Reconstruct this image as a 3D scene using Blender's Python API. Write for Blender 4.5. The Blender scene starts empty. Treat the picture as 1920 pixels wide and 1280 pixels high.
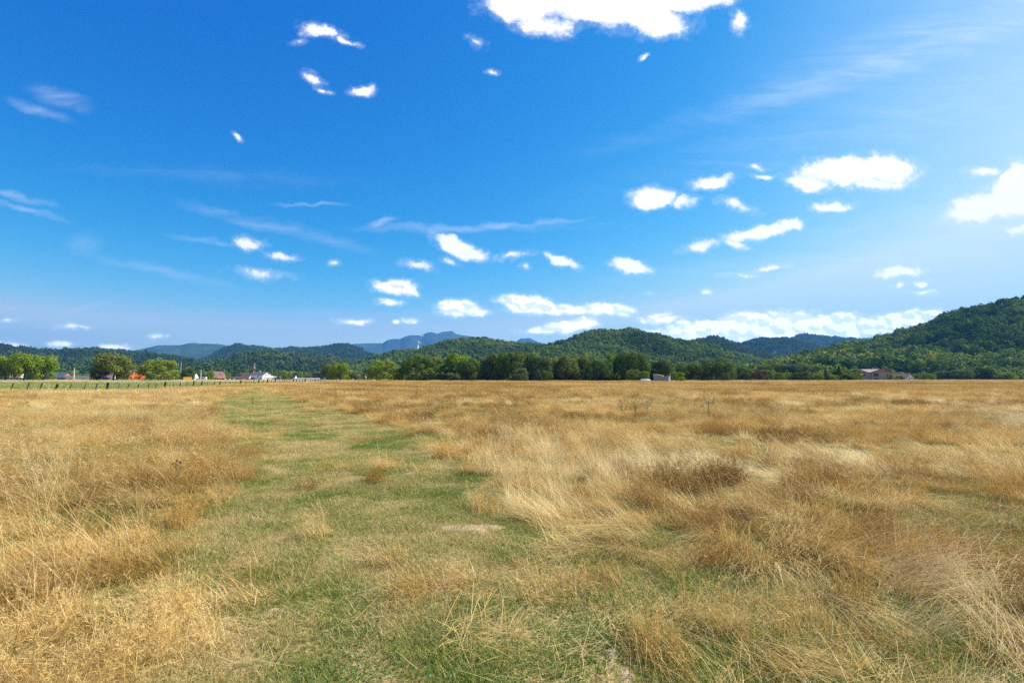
import bpy, math, random
import numpy as np
from math import radians as R
rng = np.random.default_rng(7)
random.seed(7)
SC = bpy.context.scene
COL = SC.collection

# ------------------------------------------------------------ camera, light, exposure
F = 960.0                      # focal length in pixels of the 1920 px photograph
HZ = 709.0                     # horizon row
TH = math.atan((HZ - 640) / F)
EYE = 1.6
cam = bpy.data.cameras.new('camera'); camo = bpy.data.objects.new('camera', cam); COL.objects.link(camo)
camo.location = (0, 0, EYE); camo.rotation_euler = (R(90) + TH, 0, 0)
cam.lens = 18; cam.sensor_width = 36; cam.clip_start = 0.05; cam.clip_end = 60000
SC.camera = camo
SUN_AZ, SUN_EL = R(74), R(49)  # azimuth clockwise from the view direction
sl = bpy.data.lights.new('sun', 'SUN'); sl.energy = 5.0; sl.angle = R(0.5); sl.color = (1, .945, .83)
so = bpy.data.objects.new('sun', sl); COL.objects.link(so)
so.rotation_euler = (R(90) - SUN_EL, 0, -SUN_AZ + R(180)); 
from mathutils import Vector
sdir = Vector((math.sin(SUN_AZ)*math.cos(SUN_EL), math.cos(SUN_AZ)*math.cos(SUN_EL), math.sin(SUN_EL)))
so.rotation_euler = sdir.to_track_quat('Z', 'Y').to_euler()
SC.view_settings.view_transform = 'Standard'; SC.view_settings.look = 'None'
SC.view_settings.gamma = 1; SC.view_settings.use_curve_mapping = False
SC.view_settings.exposure = 0.85; SKYG = 2**-.85
SC.cycles.max_bounces = 6; SC.cycles.diffuse_bounces = 3; SC.cycles.glossy_bounces = 2
SC.cycles.transmission_bounces = 3; SC.cycles.volume_bounces = 0; SC.cycles.transparent_max_bounces = 4
SC.cycles.use_denoising = False; SC.cycles.denoising_input_passes = 'RGB_ALBEDO_NORMAL'; SC.cycles.denoising_prefilter = 'ACCURATE'
SC.cycles.sample_clamp_indirect = 4

def pix(px, py, Y):
    """world point at depth Y seen at pixel (px,py) of the 1920 px photograph"""
    u = (px - 960) / F; v = (640 - py) / F
    d = np.array([u, math.cos(TH) - v*math.sin(TH), math.sin(TH) + v*math.cos(TH)])
    return np.array([0, 0, EYE]) + d * (Y / d[1])
def gpix(px, py):
    u = (px - 960) / F; v = (640 - py) / F
    d = np.array([u, math.cos(TH) - v*math.sin(TH), math.sin(TH) + v*math.cos(TH)])
    return d[:2] * (EYE / -d[2])
def az(px): return math.atan((px - 960) / F)

# ------------------------------------------------------------ node helpers
class NT:
    def __init__(s, tree): s.t = tree; s.n = tree.nodes; s.l = tree.links
    def add(s, typ, **kw):
        n = s.n.new(typ)
        for k, v in kw.items(): setattr(n, k, v)
        return n
    def put(s, sock, v):
        if isinstance(v, bpy.types.NodeSocket): s.l.new(v, sock)
        elif v is not None: sock.default_value = v
    def math(s, op, a, b=None, c=None, clamp=False):
        n = s.add('ShaderNodeMath', operation=op, use_clamp=clamp)
        s.put(n.inputs[0], a); s.put(n.inputs[1], b); s.put(n.inputs[2], c); return n.outputs[0]
    def vm(s, op, a, b=None):
        n = s.add('ShaderNodeVectorMath', operation=op)
        s.put(n.inputs[0], a)
        if b is not None: s.put(n.inputs[1], b)
        return n.outputs['Value'] if op in ('LENGTH', 'DOT_PRODUCT', 'DISTANCE') else n.outputs[0]
    def mix(s, f, a, b, blend='MIX'):
        n = s.add('ShaderNodeMix', data_type='RGBA', blend_type=blend, clamp_factor=True)
        s.put(n.inputs[0], f); s.put(n.inputs[6], rgba(a)); s.put(n.inputs[7], rgba(b)); return n.outputs[2]
    def ramp(s, v, a, b, o0=0.0, o1=1.0, smooth=True):
        n = s.add('ShaderNodeMapRange', interpolation_type='SMOOTHSTEP' if smooth else 'LINEAR', clamp=True)
        s.put(n.inputs[0], v); s.put(n.inputs[1], a); s.put(n.inputs[2], b); s.put(n.inputs[3], o0); s.put(n.inputs[4], o1)
        return n.outputs[0]
    def noise(s, vec, scale, detail=4, rough=.55, dist=0.0):
        n = s.add('ShaderNodeTexNoise'); s.put(n.inputs['Vector'], vec); n.inputs['Scale'].default_value = scale
        n.inputs['Detail'].default_value = detail; n.inputs['Roughness'].default_value = rough
        n.inputs['Distortion'].default_value = dist; return n.outputs[0]
    def attr(s, name, typ='GEOMETRY', out='Fac'):
        n = s.add('ShaderNodeAttribute', attribute_name=name, attribute_type=typ); return n.outputs[out]
def rgba(c):
    return (*c, 1.0) if isinstance(c, tuple) and len(c) == 3 else c
def new_mat(name):
    m = bpy.data.materials.new(name); m.use_nodes = True
    for n in list(m.node_tree.nodes): m.node_tree.nodes.remove(n)
    return m, NT(m.node_tree)

# ------------------------------------------------------------ sky
world = bpy.data.worlds.new('World'); SC.world = world; world.use_nodes = True
for n in list(world.node_tree.nodes): world.node_tree.nodes.remove(n)
W = NT(world.node_tree)
sky = W.add('ShaderNodeTexSky', sky_type='NISHITA'); sky.sun_disc = False
sky.sun_elevation = SUN_EL; sky.sun_rotation = SUN_AZ; sky.air_density = 1.0; sky.dust_density = .9; sky.ozone_density = 2.2; sky.altitude = 500
tc = W.add('ShaderNodeTexCoord'); G = tc.outputs['Generated']
sep = W.add('ShaderNodeSeparateXYZ'); W.put(sep.inputs[0], G)
yy = W.math('MAXIMUM', sep.outputs[1], 0.08)
U = W.math('DIVIDE', sep.outputs[0], yy); V = W.math('DIVIDE', sep.outputs[2], yy)
cmb = W.add('ShaderNodeCombineXYZ'); W.put(cmb.inputs[0], U); W.put(cmb.inputs[1], V); UV = cmb.outputs[0]
# domain warp for ragged outlines
wn = W.add('ShaderNodeTexNoise'); W.put(wn.inputs['Vector'], UV); wn.inputs['Scale'].default_value = 16; wn.inputs['Detail'].default_value = 5
wv = W.vm('SUBTRACT', wn.outputs['Color'], (.5, .5, .5))
sc_ = W.add('ShaderNodeVectorMath', operation='SCALE'); W.put(sc_.inputs[0], wv); W.put(sc_.inputs['Scale'], W.ramp(V, 0.0, .42, .012, .042))
UVW = W.vm('ADD', UV, sc_.outputs[0])
def uvp(px, py):
    p = pix(px, py, 1.0); return p[0], p[2] - EYE
CUMULUS = [ # px, py, rx, ry, tilt (deg, clockwise in the picture), weight
 (985,8,85,42,6,1.25),(1120,18,120,42,8,1.25),(1215,35,85,34,10,1.2),(1310,-6,95,30,-8,1.2),(1385,38,26,15,70,.75),(1015,48,70,24,8,.95),(1230,0,120,36,0,1.2),
 (1228,373,52,22,2,1.15),(1282,378,28,13,-10,.85),(1338,342,46,15,-6,1.0),(1375,385,45,9,10,.4),
 (1590,322,115,30,-4,1.25),(1512,342,52,17,14,1.0),(1668,316,60,32,4,1.25),(1640,345,70,16,0,.9),(1850,322,46,10,-3,.85),
 (1835,390,72,27,-14,1.2),(1900,345,60,36,-34,1.3),(1900,385,60,26,-6,1.2),(1912,432,28,12,0,.8),
 (1425,432,76,16,-13,1.1),(1482,418,30,12,5,1.0),(1316,462,38,14,-12,.8),(1378,458,24,9,12,.75),(1558,390,38,13,0,.95),
 (1432,331,18,6,-6,.7),(1420,314,16,6,4,.6),(855,462,54,18,24,1.2),(885,474,38,13,12,1.0),(845,490,20,6,10,.5),(1050,487,34,11,22,1.0),(1180,500,42,15,12,1.15),
 (738,537,44,15,4,1.1),(762,545,26,8,14,.9),(728,566,27,8,6,.85),(860,577,46,18,4,1.2),(885,584,32,10,4,1.0),(665,603,36,7,3,.85),(742,602,10,6,0,.7),(770,600,26,6,2,.75),
 (985,570,56,20,4,1.2),(1045,578,66,13,3,1.1),(1130,582,66,13,2,1.1),(1075,608,58,16,-8,1.1),(1030,618,60,9,-3,.95),(1235,596,40,13,-3,.95),
 (1340,618,110,24,-2,1.3),(1395,602,60,20,-2,1.3),(1290,630,130,20,0,1.25),(1470,600,75,20,-3,1.3),(1480,615,130,22,0,1.3),(1590,614,150,22,-2,1.35),(1560,603,70,16,-3,1.2),(1690,600,80,20,-8,1.3),
 (600,60,46,13,14,.85),(645,76,28,6,22,.7),(588,153,30,14,30,.75),(680,172,24,11,-8,.95),(608,174,24,6,18,.6),
 (468,455,30,14,8,.95),(528,480,32,9,8,.8),(492,513,42,11,6,.5),(1688,510,46,10,-3,.95),(1730,535,22,8,0,.75),(1737,549,26,6,0,.75),(1687,536,17,6,0,.65),
 (1440,506,40,6,-10,.7),(1395,518,36,5,0,.4),(130,614,36,6,2,.6),(120,645,30,6,0,.7),(212,651,46,8,0,.85),(18,648,36,7,0,.8),(298,627,17,5,0,.5),
 (783,497,34,9,10,.6),(960,482,36,8,-8,.6),(625,490,13,8,0,.7),(985,502,10,7,0,.6),(446,257,12,5,40,.6),(892,74,20,9,30,.6),(922,135,11,7,0,.55),(1207,110,13,5,-40,.65),(560,78,14,6,0,.3),(1323,545,11,6,0,.55),(15,600,26,5,0,.5),(1215,548,12,4,0,.4),
]
acc = None
def after(prev, vec):
    # keeps the nodes in one long chain, so that few of them are held in memory at once
    if prev is None: return vec
    n = W.add('ShaderNodeVectorMath', operation='MULTIPLY_ADD'); W.put(n.inputs[0], prev); n.inputs[1].default_value = (1e-6, 1e-6, 0); W.put(n.inputs[2], vec)
    return n.outputs[0]
def ellipse(px, py, rx, ry, tilt, vec):
    cx, cy = uvp(px, py)
    k = 1.0 / math.cos(az(px)) ** 0
    m = W.add('ShaderNodeMapping', vector_type='TEXTURE'); W.put(m.inputs[0], vec)
    m.inputs[1].default_value = (cx, cy, 0); m.inputs[2].default_value = (0, 0, R(-tilt)); m.inputs[3].default_value = (rx/F*k, ry/F*k, 1)
    return W.vm('LENGTH', m.outputs[0])
for (px, py, rx, ry, t, w) in CUMULUS:
    L = ellipse(px, py, rx, ry, t, after(acc, UVW)); w *= 1 if w >= 1 else .86
    v = W.math('MULTIPLY_ADD', L, -w*.9, w)
    acc = v if acc is None else W.math('MAXIMUM', acc, v)
n3 = W.noise(UV, 75, 6, .6, .3); n1 = W.math('MULTIPLY_ADD', n3, .42, W.math('MULTIPLY', W.noise(UV, 21, 7, .58, .15), .64)); 
off = W.vm('ADD', UV, (.005, .006, 0)); n2 = W.math('MULTIPLY_ADD', W.noise(off, 75, 6, .6, .3), .42, W.math('MULTIPLY', W.noise(off, 21, 7, .58, .15), .64))
def billow(vec):
    m = W.add('ShaderNodeMapping'); W.put(m.inputs[0], vec); m.inputs[3].default_value = (1, 1.5, 1)
    v = W.add('ShaderNodeTexVoronoi', voronoi_dimensions='2D', feature='SMOOTH_F1'); W.put(v.inputs['Vector'], m.outputs[0]); v.inputs['Scale'].default_value = 34
    v.inputs['Smoothness'].default_value = .35; v.inputs['Detail'].default_value = .6; v.inputs['Roughness'].default_value = .5; return v.outputs['Distance']
b1 = billow(UVW); b2 = billow(W.vm('ADD', UVW, (.0045, .0065, 0)))
body = W.math('MULTIPLY_ADD', W.math('SUBTRACT', n1, .53), W.ramp(acc, .22, .6, 2.5, 1.0), W.math('MULTIPLY_ADD', acc, 1.65, .07))
body = W.math('MULTIPLY_ADD', W.math('SUBTRACT', .34, b1), .35, body)
alpha = W.math('MAXIMUM', W.ramp(body, 0.0, .92), W.ramp(body, -.4, .6, 0, .22))
# wisps of high cloud: long soft streaks
WISPS = [(110,182,70,20,14,.55),(75,208,70,13,18,.5),(35,372,85,9,12,.55),(60,396,75,7,13,.8),(520,425,190,15,14,.5),(155,460,40,24,0,.3),(380,452,80,7,10,.5),
 (900,427,260,9,-1,.45),(720,418,34,8,-12,.6),(1010,418,110,6,-6,.5),(155,580,90,8,-20,.35),(580,386,80,5,-2,.4),(320,512,160,11,12,.35),(492,513,60,12,6,.5),(760,590,500,14,0,.16),(1500,500,460,26,-3,.25),
 (1560,150,520,32,-17,.30),(1760,60,420,60,-18,.3),(1560,250,560,60,-14,.16),(1800,420,400,80,-8,.22),(400,330,300,20,3,.12)]
wp = None
mp = W.add('ShaderNodeMapping'); W.put(mp.inputs[0], UV); mp.inputs[2].default_value = (0, 0, R(-9)); mp.inputs[3].default_value = (2.6, 17, 1)
sn = W.noise(mp.outputs[0], 1.6, 8, .6, 1.1)
for (px, py, rx, ry, t, w) in WISPS:
    L = ellipse(px, py, rx, ry, t, after(acc, UVW)); w *= 1 if w >= 1 else .86
    v = W.ramp(L, 0.0, 1.25, w, 0.0)
    wp = v if wp is None else W.math('ADD', wp, v)
wisp = W.math('MULTIPLY_ADD', wp, W.ramp(sn, .30, .72, .15, 1.0), W.math('MULTIPLY', W.ramp(ellipse(1990, 190, 620, 420, -12, UV), 0, 1.3, .36, 0), W.ramp(sn, .25, .75, .78, 1.0)), clamp=True)  # plus a broad pale veil: glow towards the sun, put into the sky colour
ss = W.add('ShaderNodeSeparateColor'); W.put(ss.inputs[0], sky.outputs[0])
SKYP = ((4.1, 3.8), (1.5, .86), (.65, .30))      # contrast and gain per channel: the deep saturated blue of the picture
sc3 = W.add('ShaderNodeCombineColor')
for i, (p, c) in enumerate(SKYP):
    W.put(sc3.inputs[i], W.math('MULTIPLY', W.math('POWER', W.math('MULTIPLY', ss.outputs[i], .1), p), 10*math.exp(c)*SKYG))
Bc = W.math('MINIMUM', sc3.inputs[2].links[0].from_socket, 9.3*SKYG); Gc = W.math('MINIMUM', sc3.inputs[1].links[0].from_socket, W.math('MULTIPLY', Bc, .955)); Rc = W.math('MINIMUM', sc3.inputs[0].links[0].from_socket, W.math('MULTIPLY', Gc, .76))
for i, q in enumerate((Rc, Gc, Bc)): W.put(sc3.inputs[i], q)     # hue never crosses over from blue to pink
skyc = sc3.outputs[0]
CW = 11.5*SKYG                      # radiance of sunlit cloud in sky units (before the 0.1 strength)
relief = W.math('MULTIPLY_ADD', W.math('SUBTRACT', b2, b1), 1.1, W.math('MULTIPLY', W.math('SUBTRACT', n1, n2), .8))
lit = W.ramp(W.math('ADD', W.math('MULTIPLY_ADD', relief, 2.3, .56), W.ramp(V, .10, .30, 0, 1.6)), 0.1, .8)
HB = W.ramp(V, .0, .26, 1.9, 1.0)   # low clouds brightened to make up for the haze in front of them
cloudc = W.vm('MULTIPLY', W.mix(lit, (CW*.70, CW*.77, CW*.87), (CW*1.06, CW*1.05, CW*1.04)), HB)
c1 = W.mix(W.math('MULTIPLY', wisp, .75), skyc, (CW*.92, CW*.97, CW*1.05))
c2 = W.mix(W.math('MULTIPLY', alpha, W.ramp(sep.outputs[1], .08, .2)), c1, cloudc)
bg = W.add('ShaderNodeBackground'); W.put(bg.inputs[0], c2); bg.inputs[1].default_value = 0.1
wo = W.add('ShaderNodeOutputWorld'); W.put(wo.inputs[0], bg.outputs[0])
world.cycles.sampling_method = 'MANUAL'; world.cycles.sample_map_resolution = 512

# ------------------------------------------------------------ object helpers
def tag(o, label=None, cat=None, group=None, kind=None):
    for k, v in (('label', label), ('category', cat), ('group', group), ('kind', kind)):
        if v: o[k] = v
    return o
def empty(name, loc, rz=0, **kw):
    o = bpy.data.objects.new(name, None); COL.objects.link(o); o.location = loc; o.rotation_euler = (0, 0, rz); o.empty_display_size = .3
    return tag(o, **kw)
def mesh_np(name, Vv, Q, mat, smooth=False):
    Vv = np.asarray(Vv, np.float32).reshape(-1, 3); Q = np.asarray(Q, np.int32)
    m = bpy.data.meshes.new(name); n = Q.shape[1]
    m.vertices.add(len(Vv)); m.vertices.foreach_set('co', Vv.ravel())
    m.loops.add(Q.size); m.loops.foreach_set('vertex_index', Q.ravel())
    m.polygons.add(len(Q)); m.polygons.foreach_set('loop_start', np.arange(0, Q.size, n, dtype=np.int32))
    m.polygons.foreach_set('loop_total', np.full(len(Q), n, np.int32))
    m.polygons.foreach_set('use_smooth', np.full(len(Q), smooth))
    if mat: m.materials.append(mat)
    m.update(calc_edges=True); return m
def fattr(m, name, vals):
    a = m.attributes.new(name, 'FLOAT', 'POINT'); a.data.foreach_set('value', np.asarray(vals, np.float32).ravel())
def vattr(m, name, vals):
    a = m.attributes.new(name, 'FLOAT_VECTOR', 'POINT'); a.data.foreach_set('vector', np.asarray(vals, np.float32).ravel())
def obj(name, mesh, parent=None, link=True, **kw):
    o = bpy.data.objects.new(name, mesh)
    if link: COL.objects.link(o)
    if parent: o.parent = parent
    return tag(o, **kw)

class MB:
    """collects polygons, builds one mesh object"""
    def __init__(s): s.v = []; s.f = []
    def poly(s, pts):
        b = len(s.v); s.v += [tuple(p) for p in pts]; s.f.append(tuple(range(b, b+len(pts))))
    def box(s, x0, x1, y0, y1, z0, z1):
        b = len(s.v)
        s.v += [(x0,y0,z0),(x1,y0,z0),(x1,y1,z0),(x0,y1,z0),(x0,y0,z1),(x1,y0,z1),(x1,y1,z1),(x0,y1,z1)]
        s.f += [tuple(b+i for i in q) for q in ((3,2,1,0),(4,5,6,7),(0,1,5,4),(1,2,6,5),(2,3,7,6),(3,0,4,7))]
        return s
    def slab(s, a, b_, c, d, t):
        """thick quad: four corners on top, thickness t downwards"""
        p = [Vector(q) for q in (a, b_, c, d)]; n = (p[1]-p[0]).cross(p[3]-p[0]).normalized()
        if n.z < 0: n = -n
        lo = [q - n*t for q in p]; bb = len(s.v); s.v += [tuple(q) for q in p+lo]
        s.f += [tuple(bb+i for i in q) for q in ((0,1,2,3),(7,6,5,4),(0,4,5,1),(1,5,6,2),(2,6,7,3),(3,7,4,0))]
        return s
    def tube(s, pts, rads, n=8, cap=True):
        pts = [Vector(p) for p in pts]; b = len(s.v); up = Vector((.13, .27, 1)).normalized()
        for i, p in enumerate(pts):
            d = (pts[min(i+1, len(pts)-1)] - pts[max(i-1, 0)]).normalized()
            a = d.cross(Vector((1, 0, .1)) if abs(d.z) > .7 else up).normalized(); c = d.cross(a)
            for k in range(n):
                t = 2*math.pi*k/n; s.v.append(tuple(p + (a*math.cos(t) + c*math.sin(t))*rads[i]))
        for i in range(len(pts)-1):
            for k in range(n):
                s.f.append((b+i*n+k, b+i*n+(k+1) % n, b+(i+1)*n+(k+1) % n, b+(i+1)*n+k))
        if cap:
            s.f.append(tuple(b+k for k in range(n))); s.f.append(tuple(b+(len(pts)-1)*n+k for k in reversed(range(n))))
        return s
    def mesh(s, name, mat, smooth=False):
        m = bpy.data.meshes.new(name); m.from_pydata(s.v, [], s.f); m.materials.append(mat)
        if smooth: m.polygons.foreach_set('use_smooth', [True]*len(m.polygons))
        m.update(); return m
    def build(s, name, mat, parent=None, smooth=False, **kw): return obj(name, s.mesh(name, mat, smooth), parent, **kw)

# numpy value noise
_perm = np.random.default_rng(3).random((256, 256)).astype(np.float32)
def vnoise(x, y):
    xi = np.floor(x).astype(int); yi = np.floor(y).astype(int); fx = x-xi; fy = y-yi
    fx = fx*fx*(3-2*fx); fy = fy*fy*(3-2*fy)
    a = _perm[xi & 255, yi & 255]; b = _perm[(xi+1) & 255, yi & 255]; c = _perm[xi & 255, (yi+1) & 255]; d = _perm[(xi+1) & 255, (yi+1) & 255]
    return (a*(1-fx)+b*fx)*(1-fy) + (c*(1-fx)+d*fx)*fy
def fbm(x, y, o=4, s=0.0):
    t = 0; a = .5; n = 0
    for k in range(o):
        t = t + a*vnoise(x*2**k + 17.3*k + s, y*2**k + 9.1*k + s*1.7); n += a; a *= .5
    return t / n
def sstep(a, b, x):
    t = np.clip((x-a)/(b-a), 0, 1); return t*t*(3-2*t)

# ------------------------------------------------------------ layout of the field
LE = np.array([gpix(*p) for p in [(455,1280),(440,1180),(450,1060),(455,960),(470,890),(445,840),(425,800),(405,770),(415,750),(445,738),(468,730),(478,724)]])
RE = np.array([gpix(*p) for p in [(1270,1280),(1130,1130),(1040,1040),(960,980),(900,930),(840,885),(775,835),(705,795),(620,772),(545,752),(510,738),(500,730),(492,724)]])
def xl(y): return np.interp(y, LE[:, 1], LE[:, 0], left=LE[0, 0] + .2)
def xr(y): return np.interp(y, RE[:, 1], RE[:, 0], left=RE[0, 0])
def height(x, y):
    r = np.hypot(x, y); fade = 1 - sstep(30, 90, r)
    h = (fbm(x/1.7, y/1.7, 3)-.5)*.13*fade + (fbm(x/9+5, y/9, 2)-.5)*.25*(1-sstep(60, 140, r))
    return h
H0 = float(height(np.array([0.]), np.array([0.]))[0])
camo.location.z = EYE
FENCE = [(-60,52),(27,54),(202,58),(310,68),(364,84),(452,112),(520,148),(572,178),(660,205)]
fp = np.array([((p-960)/F*Y, Y) for p, Y in FENCE]); fpx = np.array([p for p, Y in FENCE]); fY = np.array([Y for p, Y in FENCE])
def meadow(x, y):
    yy_ = np.maximum(y, 1.0); px = x/yy_*F + 960; yf = np.interp(px, fpx, fY, left=52)
    m = sstep(0, 3, y - yf) * (1-sstep(560, 640, px)) * (1-sstep(215, 250, y + (fbm(x/40, y/40, 2)-.5)*60))
    return np.where(y > 20, m, 0)
def tall(x, y):
    """0 on the mown track, 1 where the dead grass stands tall"""
    n = (fbm(x/1.3, y/1.3, 3, 4.)-.5)*1.7
    w = .35 + y*.02
    left = sstep(-w*.3, w, xl(y) - x + n); right = sstep(-w*.2, w*1.5, x - xr(y) + n)
    t = np.maximum(left, right)
    far = sstep(75, 110, y); t = np.maximum(t, far)
    # low greenish opening on the left and thinner growth near the track on the right
    px = x/np.maximum(y, .5)*F + 960
    op = np.exp(-(((x+7.6)/3.6)**2 + ((y-11.2)/1.9)**2)); t = t * (1 - .85*op)
    dr = x - xr(y); thin = np.exp(-((dr-.5)/1.25)**2) * (1-sstep(4.5, 8, y)) * (x > xr(y))
    t = t * (1 - .8*thin)
    gap = sstep(.50, .62, fbm(x/2.4+40, y/2.4, 3, 2.)) * (1-sstep(18, 40, y)); t = t*(1-.75*gap)
    return t * (1 - meadow(x, y))
BARE = [(885,993,.34,.16),(525,1012,.14,.07),(515,1140,.07,.035),(1150,1215,.035,.10),(1020,1105,.06,.10),(765,890,.18,.07),(1180,1250,.05,.07)]
def bare(x, y):
    b = np.zeros_like(x)
    for px, py, rx, ry in BARE:
        c = gpix(px, py); wv_ = (fbm(x*7, y*7, 3)-.5)
        d = np.hypot((x-c[0])/rx, (y-c[1])/ry/1.3) + wv_*1.1
        b = np.maximum(b, 1 - sstep(.45, 1.15, d))
    return b

# ------------------------------------------------------------ materials
def blade_mat(name, cols, trans=.35, tintname='tint', obj_noise=None):
    """cols: list of colours picked by per-blade and per-tuft variation"""
    m, t = new_mat(name)
    isl = t.add('ShaderNodeNewGeometry').outputs['Random Per Island']
    tint = t.attr('tint', 'INSTANCER')
    v = t.math('MULTIPLY_ADD', isl, .45, t.math('MULTIPLY_ADD', tint, .85, -.15), clamp=True)
    cr = t.add('ShaderNodeValToRGB'); t.put(cr.inputs[0], v)
    e = cr.color_ramp.elements
    while len(e) < len(cols): e.new(.5)
    for i, c in enumerate(cols): e[i].position = i/(len(cols)-1); e[i].color = rgba(c)
    d = t.add('ShaderNodeBsdfDiffuse'); t.put(d.inputs[0], cr.outputs[0])
    tr = t.add('ShaderNodeBsdfTranslucent'); t.put(tr.inputs[0], t.mix(.6, cr.outputs[0], cr.outputs[0]))
    gl = t.add('ShaderNodeBsdfGlossy'); gl.inputs['Roughness'].default_value = .45; gl.inputs[0].default_value = (.5, .5, .5, 1)
    mx = t.add('ShaderNodeMixShader'); mx.inputs[0].default_value = trans; t.put(mx.inputs[1], d.outputs[0]); t.put(mx.inputs[2], tr.outputs[0])
    m2 = t.add('ShaderNodeMixShader'); m2.inputs[0].default_value = .05; t.put(m2.inputs[1], mx.outputs[0]); t.put(m2.inputs[2], gl.outputs[0])
    o = t.add('ShaderNodeOutputMaterial'); t.put(o.inputs[0], m2.outputs[0]); return m
M_STRAW = blade_mat('straw', [(.20,.098,.02),(.38,.208,.044),(.55,.337,.086),(.70,.47,.155),(.81,.61,.265)], .28)
M_PALE = blade_mat('pale_straw', [(.42,.28,.09),(.58,.41,.15),(.72,.55,.24),(.80,.67,.37)], .35)
M_TURF = blade_mat('turf', [(.10,.19,.018),(.20,.275,.035),(.36,.33,.09),(.50,.40,.15),(.62,.48,.21)], .35)
M_MEAD = blade_mat('meadow_blades', [(.20,.24,.035),(.30,.32,.055),(.42,.40,.10),(.55,.47,.18)], .35)

def soil_noise_mat():
    m, t = new_mat('field_ground')
    pos = t.add('ShaderNodeNewGeometry').outputs['Position']
    b = t.add('ShaderNodeBsdfPrincipled'); b.inputs['Roughness'].default_value = .95; b.inputs['Specular IOR Level'].default_value = .15
    f = t.noise(pos, 34, 6, .7); g = t.noise(pos, 3.1, 5, .6); h = t.noise(pos, .35, 4, .6); big = t.noise(pos, .012, 4, .6)
    green = t.mix(t.ramp(f, .35, .65), (.08,.125,.022), (.20,.23,.055))
    dry = t.mix(t.ramp(f, .35, .62), (.17,.12,.045), (.44,.32,.15))
    turf = t.mix(t.ramp(t.math('ADD', t.math('MULTIPLY', g, .7), t.math('MULTIPLY', h, .5)), .40, .62), green, dry)
    strawc = t.mix(t.ramp(g, .35, .65), (.27,.18,.075), (.42,.29,.13))
    strawc = t.mix(t.ramp(big, .4, .62), strawc, t.mix(.5, strawc, (.62,.46,.25)))
    c = t.mix(t.attr('straw'), turf, strawc)
    meadc = t.mix(t.ramp(h, .3, .7), (.19,.21,.04), (.30,.30,.08))
    c = t.mix(t.attr('meadow'), c, meadc)
    sand = t.mix(t.ramp(t.noise(pos, 60, 5, .7), .3, .7), (.33,.235,.13), (.54,.405,.26))
    c = t.mix(t.ramp(t.math('ADD', t.attr('bare'), t.math('MULTIPLY_ADD', f, .5, -.25)), .35, .6), c, sand)
    t.put(b.inputs['Base Color'], c)
    bp = t.add('ShaderNodeBump'); bp.inputs['Strength'].default_value = .6; bp.inputs['Distance'].default_value = .03; t.put(bp.inputs['Height'], f); t.put(b.inputs['Normal'], bp.outputs[0])
    o = t.add('ShaderNodeOutputMaterial'); t.put(o.inputs[0], b.outputs[0]); return m
M_GROUND = soil_noise_mat()

def paint(name, col, rough=.7, var=.12, scale=1.5, metal=0, col2=None):
    m, t = new_mat(name)
    tcn = t.add('ShaderNodeTexCoord').outputs['Object']
    n = t.noise(tcn, scale, 5, .65)
    c2 = col2 or tuple(c*(1-var*2.2) for c in col)
    b = t.add('ShaderNodeBsdfPrincipled'); b.inputs['Roughness'].default_value = rough; b.inputs['Metallic'].default_value = metal; b.inputs['Specular IOR Level'].default_value = .3
    t.put(b.inputs['Base Color'], t.mix(t.ramp(n, .38, .68), col, c2))
    o = t.add('ShaderNodeOutputMaterial'); t.put(o.inputs[0], b.outputs[0]); return m

# ------------------------------------------------------------ the ground: one sheet to the horizon
ys = np.concatenate([np.linspace(-25, 1.5, 40)[:-1], np.linspace(1.5, 16, 230)[:-1], 16*np.geomspace(1, 900, 230)])
us = np.linspace(-1, 1, 560); us = np.sign(us)*np.abs(us)**1.15
YY, UU = np.meshgrid(ys, us, indexing='ij'); XX = UU * (np.maximum(YY, 0) + 9) * 1.9
ZZ = height(XX, YY) - H0*0
bm_ = bare(XX, YY); ZZ = ZZ - 0.01*0 + bm_*.02
idx = np.arange(YY.size).reshape(YY.shape)
Q = np.stack([idx[:-1, :-1], idx[:-1, 1:], idx[1:, 1:], idx[1:, :-1]], -1).reshape(-1, 4)
gm = mesh_np('ground', np.stack([XX, YY, ZZ], -1), Q, M_GROUND, True)
tl = tall(XX, YY); md = meadow(XX, YY)
fattr(gm, 'straw', np.clip(tl*sstep(10, 60, YY) + sstep(60, 110, YY), 0, 1)); fattr(gm, 'meadow', md); fattr(gm, 'bare', bm_)
obj('ground', gm, kind='structure')

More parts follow.
